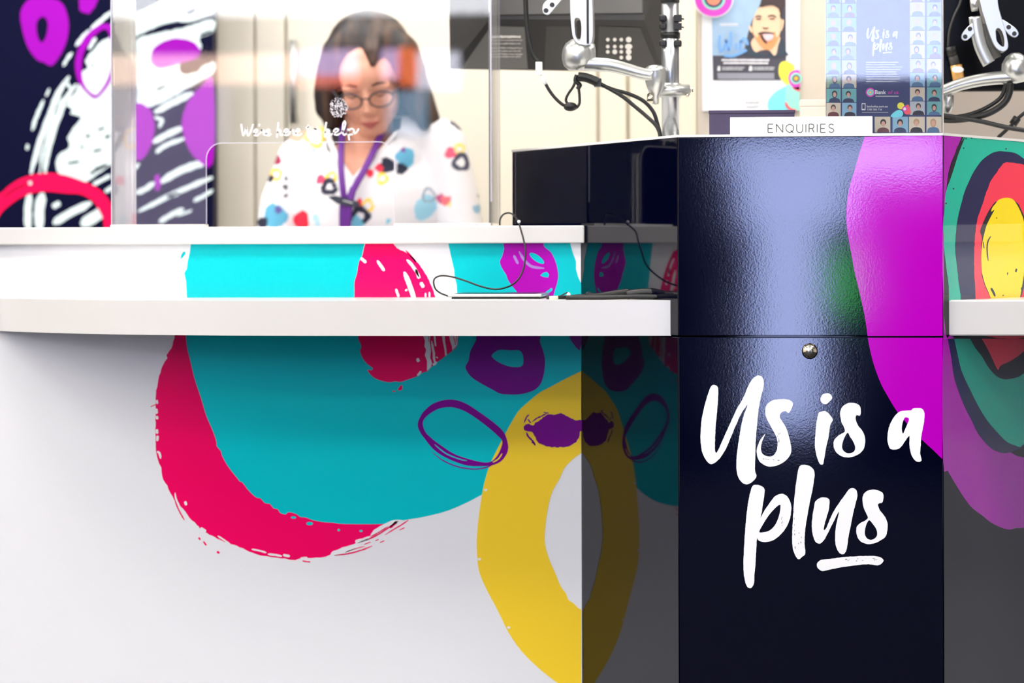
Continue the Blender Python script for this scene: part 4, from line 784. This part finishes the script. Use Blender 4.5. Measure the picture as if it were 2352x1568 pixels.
hc = MB(); cable(hc, [(1236, 144), (1222, 120), (1212, 70), (1208, 20), (1206, -60)], YA - 0.04, 0.0045); hc.build('hanging_cable', arm)

YM = YA + 0.30
mo = empty('monitor', W(1280, 0, YM), 'grey computer monitor seen from behind, held by the silver arm', 'monitor')
sh = MB()
fr0 = [(1027, -260), (1600, -260), (1524, 165), (1034, 157)]
F0 = [W(x, y, YM + 0.0) for x, y in fr0]; F1 = [W(x, y, YM - 0.055) for x, y in ((1125, -220), (1485, -220), (1480, 46), (1125, 44))]; F2 = [v + Vector((0, 0.02, 0)) for v in F0]
sh.add(F0 + F1, [(0, 1, 5, 4), (1, 2, 6, 5), (3, 0, 4, 7), (4, 5, 6, 7)], greyd); sh.build('back_shell', mo, 0.002, 2)
lo_ = MB(); lo_.add([F0[3], F0[2], F1[2], F1[3]], [(0, 1, 2, 3)], greyk)
lo_.build('port_recess', mo)
bz = MB(); bz.add(F0 + F2, [(4, 5, 6, 7), (0, 1, 5, 4), (1, 2, 6, 5), (2, 3, 7, 6), (3, 0, 4, 7)], black); bz.build('bezel', mo)
pl = MB(); pl.extrude([W(x, y, YM - 0.056) for x, y in ((1136, -200), (1476, -200), (1476, 30), (1136, 34))], (0, -0.004, 0), greym); pl.build('back_plate', mo, 0.001)
def SM(px, py, layer=0):   # on the sloping recess
    a_, b_, c_ = F0[3], F0[2], F1[2]; nrm = (b_ - a_).cross(c_ - a_).normalized()
    if nrm.y > 0: nrm = -nrm
    return hit(a_ + nrm * (0.0012 * (layer + 1)), nrm, px, py)
wg = MB(); wg.decal([(1060, 157), (1128, 60), (1205, 62), (1212, 158)], SM, 0, greym); wg.decal([(1370, 162), (1376, 60), (1470, 64), (1512, 163)], SM, 0, greyd); wg.decal([(1250, 160), (1255, 60), (1310, 60), (1318, 160)], SM, 0, greyd); wg.build('recess_wedge', mo)
lb = MB(); lab = mat('label_grey', (170, 168, 160), 0.5)
for k_, y in enumerate((84, 92, 100, 110, 117, 124, 130)): lb.stroke([(1132, y), (1196 + 4 * (k_ % 2), y + 0.5)], 5 if k_ == 0 else 3, SM, 1, dotm if k_ == 0 else lab, taper=False, amp=0.8, seed=k_, n=20)
tag(lb.build('rating_label', mo), 'pale printed label')
kp = MB()
for r_, y in enumerate((91, 107, 119, 132)):
    for c_, x in enumerate((1396, 1412, 1427, 1444)):
        if (r_, c_) in ((3, 0), (3, 1)): continue
        rad = 4.2 + 2.4 * (c_ == 3) + (r_ == 2 and c_ == 1) * 1.5
        kp.decal([(x + rad * (1.3 if (c_ == 3 and r_ == 1) else 1) * math.cos(t), y + rad * math.sin(t)) for t in [j * math.pi / 6 for j in range(12)]], SM, 1, dotm)
tag(kp.build('keypad', mo), 'grid of round pale buttons')

# right hand arm and black monitor
YA2 = YK + 0.40
arm2 = empty('monitor_stand', W(2128, 300, YA2), 'silver monitor arm with slotted upper link, right of the portrait poster', 'monitor arm')
pc = W(2128, 250, YA2)
q = MB(); q.tube([(pc.x, YA2, ZT + 0.008), (pc.x, YA2, Z(2128, -90, YA2))], pr, silverd, 24); q.build('pole', arm2)
q = MB(); q.lathe((pc.x, YA2, ZT), (0, 0, 1), [(0.0, 0), (0.045, 0), (0.045, 0.006), (0.03, 0.009), (pr, 0.0095)], silver); q.build('base_plate', arm2)
k = L(1, YA2)
q = MB(); pts = catmull([tuple(v) for v in Wp([(2140, 216), (2165, 209), (2200, 196), (2240, 186), (2280, 180), (2320, 177), (2345, 172)], YA2 - 0.05)], False, 4); nn = len(pts)
q.tube(pts, [L(12 + 4 * t / nn, YA2) for t in range(nn)], silver, 20, r2=[L(15 + 8 * t / nn, YA2) for t in range(nn)], side=(0, 0, 1)); q.build('lower_arm', arm2)
q = MB(); e0 = W(2176, 240, YA2 - 0.04); q.lathe((e0.x, YA2 - 0.04, e0.z), (0, 0, 1), [(0, -20 * k), (8 * k, -18 * k), (14 * k, 0), (14 * k, 20 * k), (0, 26 * k)], silver); q.build('elbow_joint', arm2)
q = MB(); jc = W(2333, 165, YA2 - 0.05); q.lathe((jc.x, YA2 - 0.05, jc.z), (0, 0, 1), [(0, -26 * k), (20 * k, -22 * k), (30 * k, -8 * k), (32 * k, 2 * k), (31 * k, 18 * k), (22 * k, 34 * k), (10 * k, 42 * k), (0, 43 * k)], silver); q.build('shoulder_joint', arm2)
q = MB(); q.extrude([W(x, y, YA2 - 0.08) for x, y in catmull([(2240, -60), (2252, 10), (2262, 45), (2275, 85), (2288, 110), (2305, 118), (2316, 108), (2312, 80), (2302, 45), (2292, 5), (2290, -60)], True, 3)], (0, 0.045, 0), silver,
          holes=[[W(x, y, YA2 - 0.08) for x, y in catmull([(2288, 80), (2288, 68), (2294, 65), (2302, 74), (2307, 94), (2305, 107), (2298, 104), (2290, 94)], True, 3)]]); q.build('upper_arm', arm2, 0.004, 3)
q = MB(); q.tube(catmull([tuple(v) for v in Wp([(2240, 38), (2244, 70), (2252, 105), (2264, 132), (2272, 146)], YA2 - 0.07)], False, 4), 0.006, silver, 12, r2=0.012); q.tube([W(2250, 60, YA2 - 0.05), W(2285, 135, YA2 - 0.05)], 0.013, greym, 14); q.build('spring_link', arm2)
q = MB(); q.tube([W(2230, 12, YA2 - 0.08), W(2244, 10, YA2 - 0.08)], 0.012, silver, 16); q.build('pivot_knob', arm2)
for pts, nm in (([(2236, 52), (2222, 62), (2210, 78), (2210, 90), (2222, 92), (2238, 76), (2240, 60)], ((2217, 84), (2228, 66))), ([(2300, 44), (2318, 54), (2334, 66), (2340, 78), (2332, 86), (2318, 80), (2304, 62)], ((2330, 77), (2317, 62)))):
    q = MB(); q.extrude([W(x, y, YA2 - 0.075) for x, y in catmull(pts, True, 3)], (0, 0.008, 0), silver)
    for x, y in nm: c_ = W(x, y, YA2 - 0.077); q.tube([c_, c_ + Vector((0, 0.004, 0))], 0.0042, greyk, 12)
    q.build('lever', arm2, 0.001, 2)
q = MB(); q.box(W(2245, -60, YA2 - 0.06), W(2285, -100, YA2 + 0.199), silver); q.build('mounting_bracket', arm2)
q = MB()
cable(q, [(2320, 190), (2318, 215), (2305, 238), (2275, 258), (2235, 270), (2190, 275), (2140, 272)], YA2 - 0.06, 0.0062)
cable(q, [(2312, 190), (2300, 222), (2270, 245), (2230, 262), (2190, 270), (2140, 280)], YA2 - 0.05, 0.004)
cable(q, [(2150, 262), (2200, 270), (2250, 278), (2310, 292), (2370, 302)], YA2 - 0.07, 0.0042)
cable(q, [(2292, 316), (2310, 300), (2325, 286), (2340, 270), (2360, 254)], YA2 - 0.04, 0.0034)
q.tube([W(2326, 286, YA2 - 0.045), W(2337, 270, YA2 - 0.045)], 0.0075, rubber, 12); q.build('cable', arm2)
YM2 = YA2 + 0.2
mo2 = empty('monitor', W(2330, 0, YM2), 'black computer monitor behind the right-hand silver arm', 'monitor')
q = MB(); q.box(W(2120, 210, YM2), W(2640, -260, YM2 + 0.03), mat('gloss_black', (4, 4, 6), 0.25, spec=0.1)); q.build('back_shell', mo2, 0.006, 3)
q = MB(); cable(q, [(2215, -30), (2204, 10), (2190, 40), (2180, 75), (2178, 108)], YM2 - 0.03, 0.0022, greyd); q.tube([W(2184, 108, YM2 - 0.03), W(2188, 128, YM2 - 0.03)], 0.010, rubber, 14); q.tube([W(2188, 126, YM2 - 0.03), W(2194, 150, YM2 - 0.03)], 0.009, greyd, 14)
q.tube([W(2196, 150, YM2 - 0.03), W(2202, 184, YM2 - 0.03)], 0.011, mat('amber_glint', (214, 160, 84), 0.2), 14); q.ell(W(2200, 160, YM2 - 0.045), (0.011, 0.006, 0.006), pw); q.build('hanging_plug', mo2)  # amber tube colours in a warm glint on the plug

# ------------------------------------------------------------------ tablet with tether, pen chain, cable tangle on the ledge
YT = YK + 0.16
tb = empty('tablet', W(1140, 686, YT), 'slim silver tablet lying flat on the left writing ledge', 'tablet')
ta, tbx = W(1028, 684, YT).x, W(1245, 684, YT).x
q = MB(); q.box((ta + 0.006, YT + 0.008, ZL1 + 0.0002), (tbx - 0.006, YT + 0.15, ZL1 + 0.0028), rubber); q.build('case', tb, 0.001, 2)
q = MB(); q.box((ta, YT, ZL1 + 0.003), (tbx, YT + 0.16, ZL1 + 0.0085), silver); q.build('body', tb, 0.0025, 3)
q = MB(); q.box((ta + 0.012, YT + 0.012, ZL1 + 0.0087), (tbx - 0.012, YT + 0.148, ZL1 + 0.0091), black); q.build('display', tb)
q = MB()
cable(q, [(1148, 517, 0.05), (1149, 503, 0.05), (1157, 492, 0.04), (1170, 489, 0.03), (1181, 495, 0.0), (1190, 508, -0.02), (1197, 530, -0.05), (1203, 552, -0.06), (1207, 578, -0.07), (1204, 610, -0.08), (1194, 636, -0.10), (1176, 654, -0.12), (1150, 663, -0.14), (1128, 663, -0.14),
             (1100, 656, -0.14), (1070, 645, -0.13), (1040, 636, -0.12), (1015, 633, -0.11), (1000, 638, -0.1), (996, 648, -0.09), (1000, 663, -0.09), (1012, 673, -0.09), (1030, 680, -0.1)], YW - 0.0, 0.0017)
q.ell(W(1192, 509, YW - 0.03), (0.003, 0.003, 0.003), pw)
tag(q.build('tether_cable'), 'thin black tether cable looping from the countertop down to the tablet', 'cable')
q = MB()
cable(q, [(1256, 684), (1290, 684, 0.01), (1330, 681, 0.03), (1380, 680, 0.04), (1430, 677, 0.05), (1480, 676, 0.03), (1535, 680, 0.0)], YK + 0.12, 0.0042)
cable(q, [(1350, 676, 0.08), (1370, 680, 0.06), (1420, 672, 0.05), (1460, 668, 0.04), (1500, 669, 0.03), (1535, 676, 0.0)], YK + 0.12, 0.0055)
cable(q, [(1300, 683, -0.05), (1380, 683, -0.05), (1450, 681, -0.05), (1500, 681, -0.05), (1530, 683, -0.05)], YK + 0.12, 0.004)
cable(q, [(1440, 677), (1480, 672), (1520, 674)], YK + 0.09, 0.008)
q2 = q.build('cable_tangle'); tag(q2, 'flat tangle of black cables on the left writing ledge against the navy pod', 'cables')
q = MB(); q.tube([W(1262, 685, YK + 0.1), W(1282, 684, YK + 0.1)], 0.004, mat('pale_green_plug', (206, 214, 190), 0.4), 10); tag(q.build('plug', q2), 'pale plug')
q = MB(); cable(q, [(1283, 682), (1294, 676), (1303, 672), (1308, 678)], YK + 0.11, 0.0012); q.ell(W(1306, 677, YK + 0.11), (0.0035, 0.003, 0.0045), pw); q.build('key_tag', q2)
q = MB(); a = W(908, 516, YW + 0.04).x; b = W(1092, 516, YW + 0.04).x
q.box((a, YW + 0.02, ZS1 + 0.0002), (b, YW + 0.085, ZS1 + 0.004), pw); tag(q.build('paper_pad'), 'thin white paper pad on the countertop in front of the staff member', 'paper pad')

# staff side worktop
wk = MB(); wk.box((XL, YB + 0.005, 0.93), (W(1176, 500, YB).x - 0.02, YB + 0.42, 0.96), white); wk.box((XL + 0.01, YB + 0.38, 0.0), (XL + 0.04, YB + 0.4, 0.93), white); wk.box((-0.3, YB + 0.38, 0), (-0.27, YB + 0.4, 0.93), white)
tag(wk.build('staff_desk', None, 0.002), 'white desk on the staff side hidden behind the counter', 'desk')

# ------------------------------------------------------------------ staff member
YH = 5.72; KS = YH / FPX
PO = empty('person', (W(850, 400, YH).x, YH, 0), 'person with brown bob, glasses and purple lanyard, looking down behind the screen', 'person')
def H(px, py, dy=0.0): return W(px, py, YH + dy)
hc_ = H(850, 180, 0.0); TH = math.radians(28)
RX = Matrix.Rotation(TH, 3, 'X') if False else Matrix(((1, 0, 0), (0, math.cos(TH), -math.sin(TH)), (0, math.sin(TH), math.cos(TH))))
RT = Matrix.Rotation(math.radians(-4), 3, 'Y') @ RX
def hd_(x, y, zz): return hc_ + RT @ Vector((x, y, zz)) * 1.04
def hell(mb, x, y, zz, r, m): mb.ell(hd_(x, y, zz), tuple(v * 1.04 for v in r), m, rot=RT)
bo = MB()
hell(bo, 0, 0.012, 0.03, (0.075, 0.094, 0.088), skin); hell(bo, 0, -0.022, -0.035, (0.062, 0.066, 0.078), skin); hell(bo, 0, -0.05, -0.088, (0.036, 0.036, 0.03), skin); hell(bo, 0, -0.045, 0.03, (0.058, 0.045, 0.05), skin)
hell(bo, 0, -0.02, -0.06, (0.054, 0.05, 0.046), skin)
for s in (-1, 1):
    hell(bo, s * 0.037, -0.062, -0.032, (0.024, 0.02, 0.024), skin); hell(bo, s * 0.031, -0.074, 0.012, (0.024, 0.014, 0.01), skin)
    hell(bo, s * 0.078, 0.01, -0.012, (0.009, 0.016, 0.03), skin); hell(bo, s * 0.01, -0.098, -0.036, (0.009, 0.009, 0.008), skin)
bo.tube([hd_(0, -0.083, 0.008), hd_(0, -0.094, -0.012), hd_(0, -0.104, -0.032), hd_(0, -0.094, -0.04)], [0.008, 0.009, 0.012, 0.008], skin, 12)
hell(bo, 0, -0.086, -0.062, (0.022, 0.009, 0.006), skin); hell(bo, 0, -0.083, -0.073, (0.019, 0.009, 0.006), skin)
bo.caps(H(848, 240, 0.04), H(840, 400, 0.055), 0.056, 0.062, skin)          # neck
bo.ell(H(835, 420, 0.05), (0.15, 0.085, 0.10), skin); bo.ell(H(850, 560, 0.06), (0.14, 0.10, 0.26), skin)
bo.ell(H(850, 800, 0.08), (0.17, 0.12, 0.16), skin)
gx = lambda px: W(px, 500, YH).x
for s, cxp in ((-1, 790), (1, 910)):
    hx = gx(cxp); bo.caps((hx, YH + 0.09, 0.88), (hx, YH + 0.07, 0.48), 0.085, 0.055, skin); bo.caps((hx, YH + 0.07, 0.48), (hx, YH + 0.1, 0.09), 0.052, 0.036, skin); bo.caps((hx, YH + 0.1, 0.05), (hx, YH - 0.08, 0.035), 0.036, 0.028, skin)
hands = []
for s, ex in ((-1, (612, 600)), (1, (1085, 600))):
    el_ = H(ex[0], ex[1], 0.02); hn = Vector((el_.x - s * 0.10, YB + 0.34, 0.99)); 
    sh_ = H(700 if s < 0 else 1010, 345, 0.06)
    bo.caps(sh_, el_, 0.045, 0.036, skin); bo.caps(el_, hn, 0.036, 0.024, skin)
    hd2 = Vector((-s * 0.15, -1, 0)).normalized(); sx = Vector((1, 0, 0))
    bo.ell(hn + hd2 * 0.04, (0.036, 0.045, 0.015), skin)
    for f_, (o_, ln_) in enumerate(((-0.028, 0.06), (-0.010, 0.07), (0.009, 0.066), (0.027, 0.052))):
        p0 = hn + hd2 * 0.075 + sx * o_; p1 = p0 + hd2 * ln_ * 0.55 + Vector((0, 0, 0.004)); p2_ = p1 + hd2 * ln_ * 0.4 + Vector((0, 0, -0.016))
        bo.caps(p0, p1, 0.0088, 0.008, skin); bo.caps(p1, p2_, 0.008, 0.0068, skin)
    t0 = hn + hd2 * 0.03 - sx * (s * 0.03); bo.caps(t0, t0 + hd2 * 0.035 - sx * (s * 0.02), 0.01, 0.0085, skin)
solidmesh(bo, 'body', PO, 0.0045, 5)
# lips, brows, lashes
fm = MB(); fm.tube([hd_(-0.022, -0.088, -0.066), hd_(-0.008, -0.0965, -0.0645), hd_(0.008, -0.0965, -0.0645), hd_(0.022, -0.088, -0.066)], [0.001, 0.0042, 0.0042, 0.001], lipm, 8); fm.tube([hd_(-0.02, -0.086, -0.068), hd_(0, -0.0955, -0.0735), hd_(0.02, -0.086, -0.068)], [0.001, 0.005, 0.001], lipm, 8); fm.build('lips', PO)
for s in (-1, 1):
    eb2 = MB(); eb2.tube([hd_(s * 0.016, -0.092, 0.022), hd_(s * 0.032, -0.090, 0.027), hd_(s * 0.048, -0.08, 0.022)], [0.002, 0.0032, 0.001], browm, 8); eb2.build('eyebrow', PO)
    ey = MB(); ey.tube([hd_(s * 0.02, -0.0895, -0.001), hd_(s * 0.031, -0.0915, -0.004), hd_(s * 0.043, -0.086, -0.001)], [0.001, 0.002, 0.001], browm, 8); ey.build('eyelash', PO)
# glasses
gl = MB(); gf = mat('dark_frame', (40, 44, 54), 0.3)
for s in (-1, 1):
    pts = [hd_(s * (0.034 + 0.026 * math.cos(t) * (1 if abs(math.cos(t)) < .8 else 1)), -0.108 + 0.012 * abs(0.034 + 0.026 * math.cos(t)) / 0.06, -0.006 + 0.019 * math.sin(t) * (1.0 if math.sin(t) < 0 else 0.9)) for t in [j * math.pi / 10 for j in range(21)]]
    gl.tube(pts, 0.0021, gf, 8, cap=False)
    gl.tube([hd_(s * 0.06, -0.098, 0.002), hd_(s * 0.079, -0.05, 0.004), hd_(s * 0.082, 0.01, 0.0)], 0.0018, gf, 8)
gl.tube([hd_(-0.009, -0.107, -0.002), hd_(0, -0.109, 0.001), hd_(0.009, -0.107, -0.002)], 0.002, gf, 8); tag(gl.build('glasses', PO), 'dark thin-framed glasses')
# hair
hm = bpy.data.materials.new('brown_hair'); hm.use_nodes = True; nt = hm.node_tree; b_ = nt.nodes['Principled BSDF']; b_.inputs['Roughness'].default_value = 0.5
tcn = nt.nodes.new('ShaderNodeTexCoord'); mpn = nt.nodes.new('ShaderNodeMapping'); mpn.inputs['Scale'].default_value = (60, 25, 7); nz = nt.nodes.new('ShaderNodeTexNoise'); nz.inputs['Scale'].default_value = 1.0; nz.inputs['Detail'].default_value = 4
cr_ = nt.nodes.new('ShaderNodeValToRGB'); cr_.color_ramp.elements[0].position = 0.42; cr_.color_ramp.elements[0].color = (lin(18), lin(13), lin(16), 1); cr_.color_ramp.elements[1].position = 0.8; cr_.color_ramp.elements[1].color = (lin(92), lin(62), lin(42), 1)
nt.links.new(tcn.outputs['Object'], mpn.inputs['Vector']); nt.links.new(mpn.outputs[0], nz.inputs['Vector']); nt.links.new(nz.outputs['Fac'], cr_.inputs[0]); nt.links.new(cr_.outputs[0], b_.inputs['Base Color'])
bp_ = nt.nodes.new('ShaderNodeBump'); bp_.inputs['Strength'].default_value = 0.5; bp_.inputs['Distance'].default_value = 0.004; nt.links.new(nz.outputs['Fac'], bp_.inputs['Height']); nt.links.new(bp_.outputs['Normal'], b_.inputs['Normal'])
hr = MB()
hr.ell(hd_(0, 0.035, 0.045), (0.1, 0.105, 0.1), hm, rot=RT); hr.ell(H(852, 110, -0.005), (0.098, 0.08, 0.066), hm)
hr.ell(H(853, 200, 0.10), (0.118, 0.06, 0.12), hm)
def lock(pts, rads, dys):
    for i in range(len(pts) - 1): hr.caps(H(pts[i][0], pts[i][1], dys[i]), H(pts[i + 1][0], pts[i + 1][1], dys[i + 1]), rads[i], rads[i + 1], hm)
lock([(815, 92), (780, 122), (760, 165), (748, 210), (747, 250), (760, 282)], [0.046, 0.042, 0.034, 0.028, 0.024, 0.014], [-0.03, -0.035, -0.03, -0.02, -0.01, -0.005])
lock([(885, 92), (922, 120), (945, 160), (955, 205), (962, 245), (975, 285)], [0.046, 0.042, 0.034, 0.030, 0.026, 0.016], [-0.03, -0.035, -0.03, -0.02, -0.01, 0.0])
lock([(770, 165), (755, 220), (765, 275)], [0.04, 0.036, 0.026], [0.04, 0.04, 0.04]); lock([(935, 165), (955, 220), (985, 285)], [0.042, 0.04, 0.03], [0.04, 0.04, 0.05])
lock([(862, 90), (858, 120), (857, 146)], [0.03, 0.022, 0.009], [-0.055, -0.085, -0.1])
solidmesh(hr, 'hair', PO, 0.005, 6)
# blouse
bm_ = bpy.data.materials.new('patterned_blouse'); bm_.use_nodes = True; nt = bm_.node_tree; bb = nt.nodes['Principled BSDF']; bb.inputs['Roughness'].default_value = 0.75
va = nt.nodes.new('ShaderNodeVertexColor'); va.layer_name = 'print'; nt.links.new(va.outputs['Color'], bb.inputs['Base Color'])
nzb = nt.nodes.new('ShaderNodeTexNoise'); nzb.inputs['Scale'].default_value = 900; bpb = nt.nodes.new('ShaderNodeBump'); bpb.inputs['Strength'].default_value = 0.15; bpb.inputs['Distance'].default_value = 0.0005; nt.links.new(nzb.outputs['Fac'], bpb.inputs['Height']); nt.links.new(bpb.outputs['Normal'], bb.inputs['Normal'])
bl_ = MB()
bl_.ell(H(850, 475, 0.06), (0.19, 0.12, 0.17), bm_); bl_.ell(H(852, 640, 0.07), (0.19, 0.13, 0.26), bm_); bl_.ell(H(855, 850, 0.08), (0.19, 0.14, 0.2), bm_)
bl_.caps(H(775, 325, 0.06), H(690, 365, 0.06), 0.045, 0.052, bm_); bl_.caps(H(925, 310, 0.06), H(1012, 330, 0.06), 0.045, 0.056, bm_); bl_.caps(H(800, 380, 0.04), H(905, 375, 0.04), 0.075, 0.075, bm_)
bl_.caps(H(690, 365, 0.06), H(650, 470, 0.045), 0.052, 0.052, bm_); bl_.caps(H(650, 470, 0.045), H(625, 600, 0.02), 0.052, 0.045, bm_); bl_.caps(H(625, 600, 0.02), Vector((H(625, 600).x + 0.06, YB + 0.45, 1.0)), 0.045, 0.034, bm_)
bl_.caps(H(1012, 330, 0.06), H(1042, 450, 0.045), 0.058, 0.056, bm_); bl_.caps(H(1042, 450, 0.045), H(1072, 600, 0.02), 0.056, 0.048, bm_); bl_.caps(H(1072, 600, 0.02), Vector((H(1072, 600).x - 0.06, YB + 0.45, 1.0)), 0.048, 0.034, bm_)
bs_ = solidmesh(bl_, 'blouse', PO, 0.0042, 8)
me = bs_.data
VN = [(742, 200), (752, 300), (768, 340), (786, 378), (808, 412), (826, 396), (850, 368), (875, 342), (897, 318), (915, 300), (935, 200)]
def inside(x, y, poly):
    c_ = False; j = len(poly) - 1
    for i in range(len(poly)):
        xi, yi = poly[i]; xj, yj = poly[j]
        if (yi > y) != (yj > y) and x < (xj - xi) * (y - yi) / (yj - yi) + xi: c_ = not c_
        j = i
    return c_
bmx = bmesh.new(); bmx.from_mesh(me)
kill = [v for v in bmx.verts if v.co.y < YH + 0.045 and inside(*to_px(v.co), VN)]
bmesh.ops.delete(bmx, geom=kill, context='VERTS'); bmx.to_mesh(me); bmx.free()
blobs = [('d', 931, 362, 21, 0, (96, 172, 206)), ('d', 890, 380, 17, 5, (20, 26, 52)), ('d', 922, 388, 13, 0, (20, 26, 52)), ('d', 926, 345, 5, 0, (120, 60, 150)), ('r', 878, 410, 13, 7, (250, 204, 40)), ('d', 850, 398, 9, 0, (226, 34, 66)), ('d', 870, 386, 9, 0, (226, 34, 66)),
         ('d', 1046, 278, 13, 0, (58, 62, 82)), ('d', 1058, 288, 12, 0, (58, 62, 82)), ('d', 1034, 262, 5, 0, (240, 80, 110)), ('d', 1034, 352, 12, 0, (240, 90, 120)), ('r', 1055, 342, 12, 6, (250, 214, 90)), ('r', 1058, 373, 20, 9, (62, 66, 88)),
         ('r', 724, 313, 24, 17, (250, 208, 30)), ('d', 740, 282, 7, 0, (240, 50, 60)), ('d', 721, 344, 5, 0, (160, 210, 220)), ('d', 637, 368, 10, 0, (150, 30, 70)), ('r', 635, 401, 14, 7, (250, 204, 40)), ('d', 622, 410, 8, 0, (20, 26, 52)), ('d', 655, 430, 6, 0, (60, 62, 70)), ('d', 657, 410, 5, 0, (60, 62, 70)), ('d', 656, 450, 5, 0, (60, 62, 70)),
         ('d', 738, 413, 11, 0, (232, 60, 100)), ('r', 762, 408, 13, 7, (250, 204, 40)), ('r', 757, 430, 19, 7, (20, 26, 52)), ('d', 693, 505, 19, 0, (226, 24, 60)), ('d', 633, 497, 26, 0, (84, 164, 196)), ('d', 640, 482, 8, 0, (90, 80, 150)), ('d', 604, 512, 12, 0, (20, 26, 52)),
         ('d', 826, 466, 9, 0, (226, 34, 66)), ('d', 822, 478, 7, 0, (226, 34, 66)), ('r', 845, 472, 14, 8, (250, 204, 40)), ('r', 828, 496, 22, 8, (20, 26, 52)), ('d', 820, 512, 14, 0, (110, 186, 214)), ('d', 972, 482, 22, 0, (150, 204, 226)), ('d', 984, 470, 20, 0, (150, 204, 226)), ('r', 984, 449, 16, 11, (140, 160, 180)), ('d', 1012, 455, 10, 0, (190, 80, 130)), ('d', 1024, 460, 11, 0, (240, 110, 120)), ('d', 1033, 470, 5, 0, (250, 210, 120)),
         ('d', 891, 507, 6, 0, (110, 196, 220)), ('d', 726, 500, 8, 0, (170, 214, 226)), ('d', 1094, 480, 9, 0, (140, 180, 206)), ('d', 1100, 450, 5, 0, (60, 70, 110)), ('d', 730, 512, 6, 0, (170, 214, 226))]
ca = me.color_attributes.new('print', 'FLOAT_COLOR', 'POINT')
wc = (lin(228), lin(226), lin(230), 1)
for i, v in enumerate(me.vertices):
    c_ = wc; x, y = to_px(v.co); back = v.co.y > YH + 0.12
    if back: x += 60; y += 45
    if y > 530: y = 300 + (y - 530) % 230; x += 37
    ang = math.atan2(y - 400, x - 850)
    for t, bx, by, ro, ri, col in blobs:
        d = math.hypot(x - bx, (y - by) * 0.92) * (1 + 0.09 * math.sin(3 * math.atan2(y - by, x - bx) + bx))
        if d < ro and (t == 'd' or d > ri): c_ = tuple(lin(q_) for q_ in col) + (1,)
    if not back and (738 < x < 775) and inside(x, y, [(745, 300), (757, 300), (775, 345), (772, 365), (752, 345)]): c_ = (lin(18), lin(22), lin(44), 1)
    ca.data[i].color = c_
sm = bs_.modifiers.new('t', 'SOLIDIFY'); sm.thickness = 0.0015; sm.offset = 1
# collar facing strips
cl = MB()
for pts in ([(750, 300), (762, 335), (782, 374), (808, 414)], [(912, 302), (885, 334), (850, 370), (808, 414)]):
    cl.tube(catmull([tuple(H(x, y, -0.045 + 0.03 * abs(y - 414) / 114)) for x, y in pts], False, 4), 0.004, mat('white_facing', (240, 238, 240), 0.8), 8, r2=0.007)
cl.build('collar', PO)
# lanyard + badge
pl_ = mat('purple_ribbon', (88, 10, 128), 0.6)
ly_ = MB()
def ribbon(pts, w, m=pl_):
    q_ = catmull([tuple(H(x, y, d)) for x, y, d in pts], False, 5); nq = len(q_); ly_.tube(q_, 0.0012, m, 8, r2=w / 2, side=(0, -1, 0.15))
ribbon([(790, 285, 0.0), (784, 330, -0.035), (783, 380, -0.075), (786, 420, -0.092), (790, 455, -0.096)], 0.0145)
ribbon([(882, 290, 0.0), (866, 330, -0.035), (842, 380, -0.075), (820, 420, -0.094), (800, 458, -0.1)], 0.0155)
ribbon([(790, 455, -0.097), (788, 490, -0.1), (789, 540, -0.098), (792, 600, -0.09)], 0.018)
ribbon([(812, 430, -0.097), (803, 470, -0.102), (798, 520, -0.1), (794, 600, -0.092)], 0.016)
tag(ly_.build('lanyard', PO), 'purple lanyard')
bd = MB(); a_ = H(755, 450, -0.108); b2 = H(830, 466, -0.104)
bd.extrude([H(x, y, -0.106) for x, y in ((752, 452), (770, 449), (820, 462), (828, 470), (815, 476), (775, 468))], (0, 0.004, 0), mat('badge_navy', (24, 30, 50), 0.4))
bd.stroke([(788, 460), (810, 466)], 2.2, lambda x, y, l=0: H(x, y, -0.107), 0, pgt, taper=False); tag(bd.build('name_badge', PO), 'small dark name badge')
sk = MB()
sk.ell(H(850, 800, 0.08), (0.185, 0.14, 0.19), mat('black_trousers', (22, 22, 26), 0.8)); tr = MATS['black_trousers']
for cxp in (790, 910): hx = gx(cxp); sk.caps((hx, YH + 0.09, 0.88), (hx, YH + 0.07, 0.48), 0.097, 0.068, tr); sk.caps((hx, YH + 0.07, 0.48), (hx, YH + 0.1, 0.1), 0.066, 0.056, tr)
solidmesh(sk, 'trousers', PO, 0.009, 4)
for cxp in (790, 910):
    hx = gx(cxp); s_ = MB(); s_.ell((hx, YH + 0.0, 0.035), (0.045, 0.135, 0.034), black); s_.box((hx - 0.035, YH - 0.11, 0.001), (hx + 0.035, YH + 0.12, 0.02), black); solidmesh(s_, 'shoe', PO, 0.006, 3)
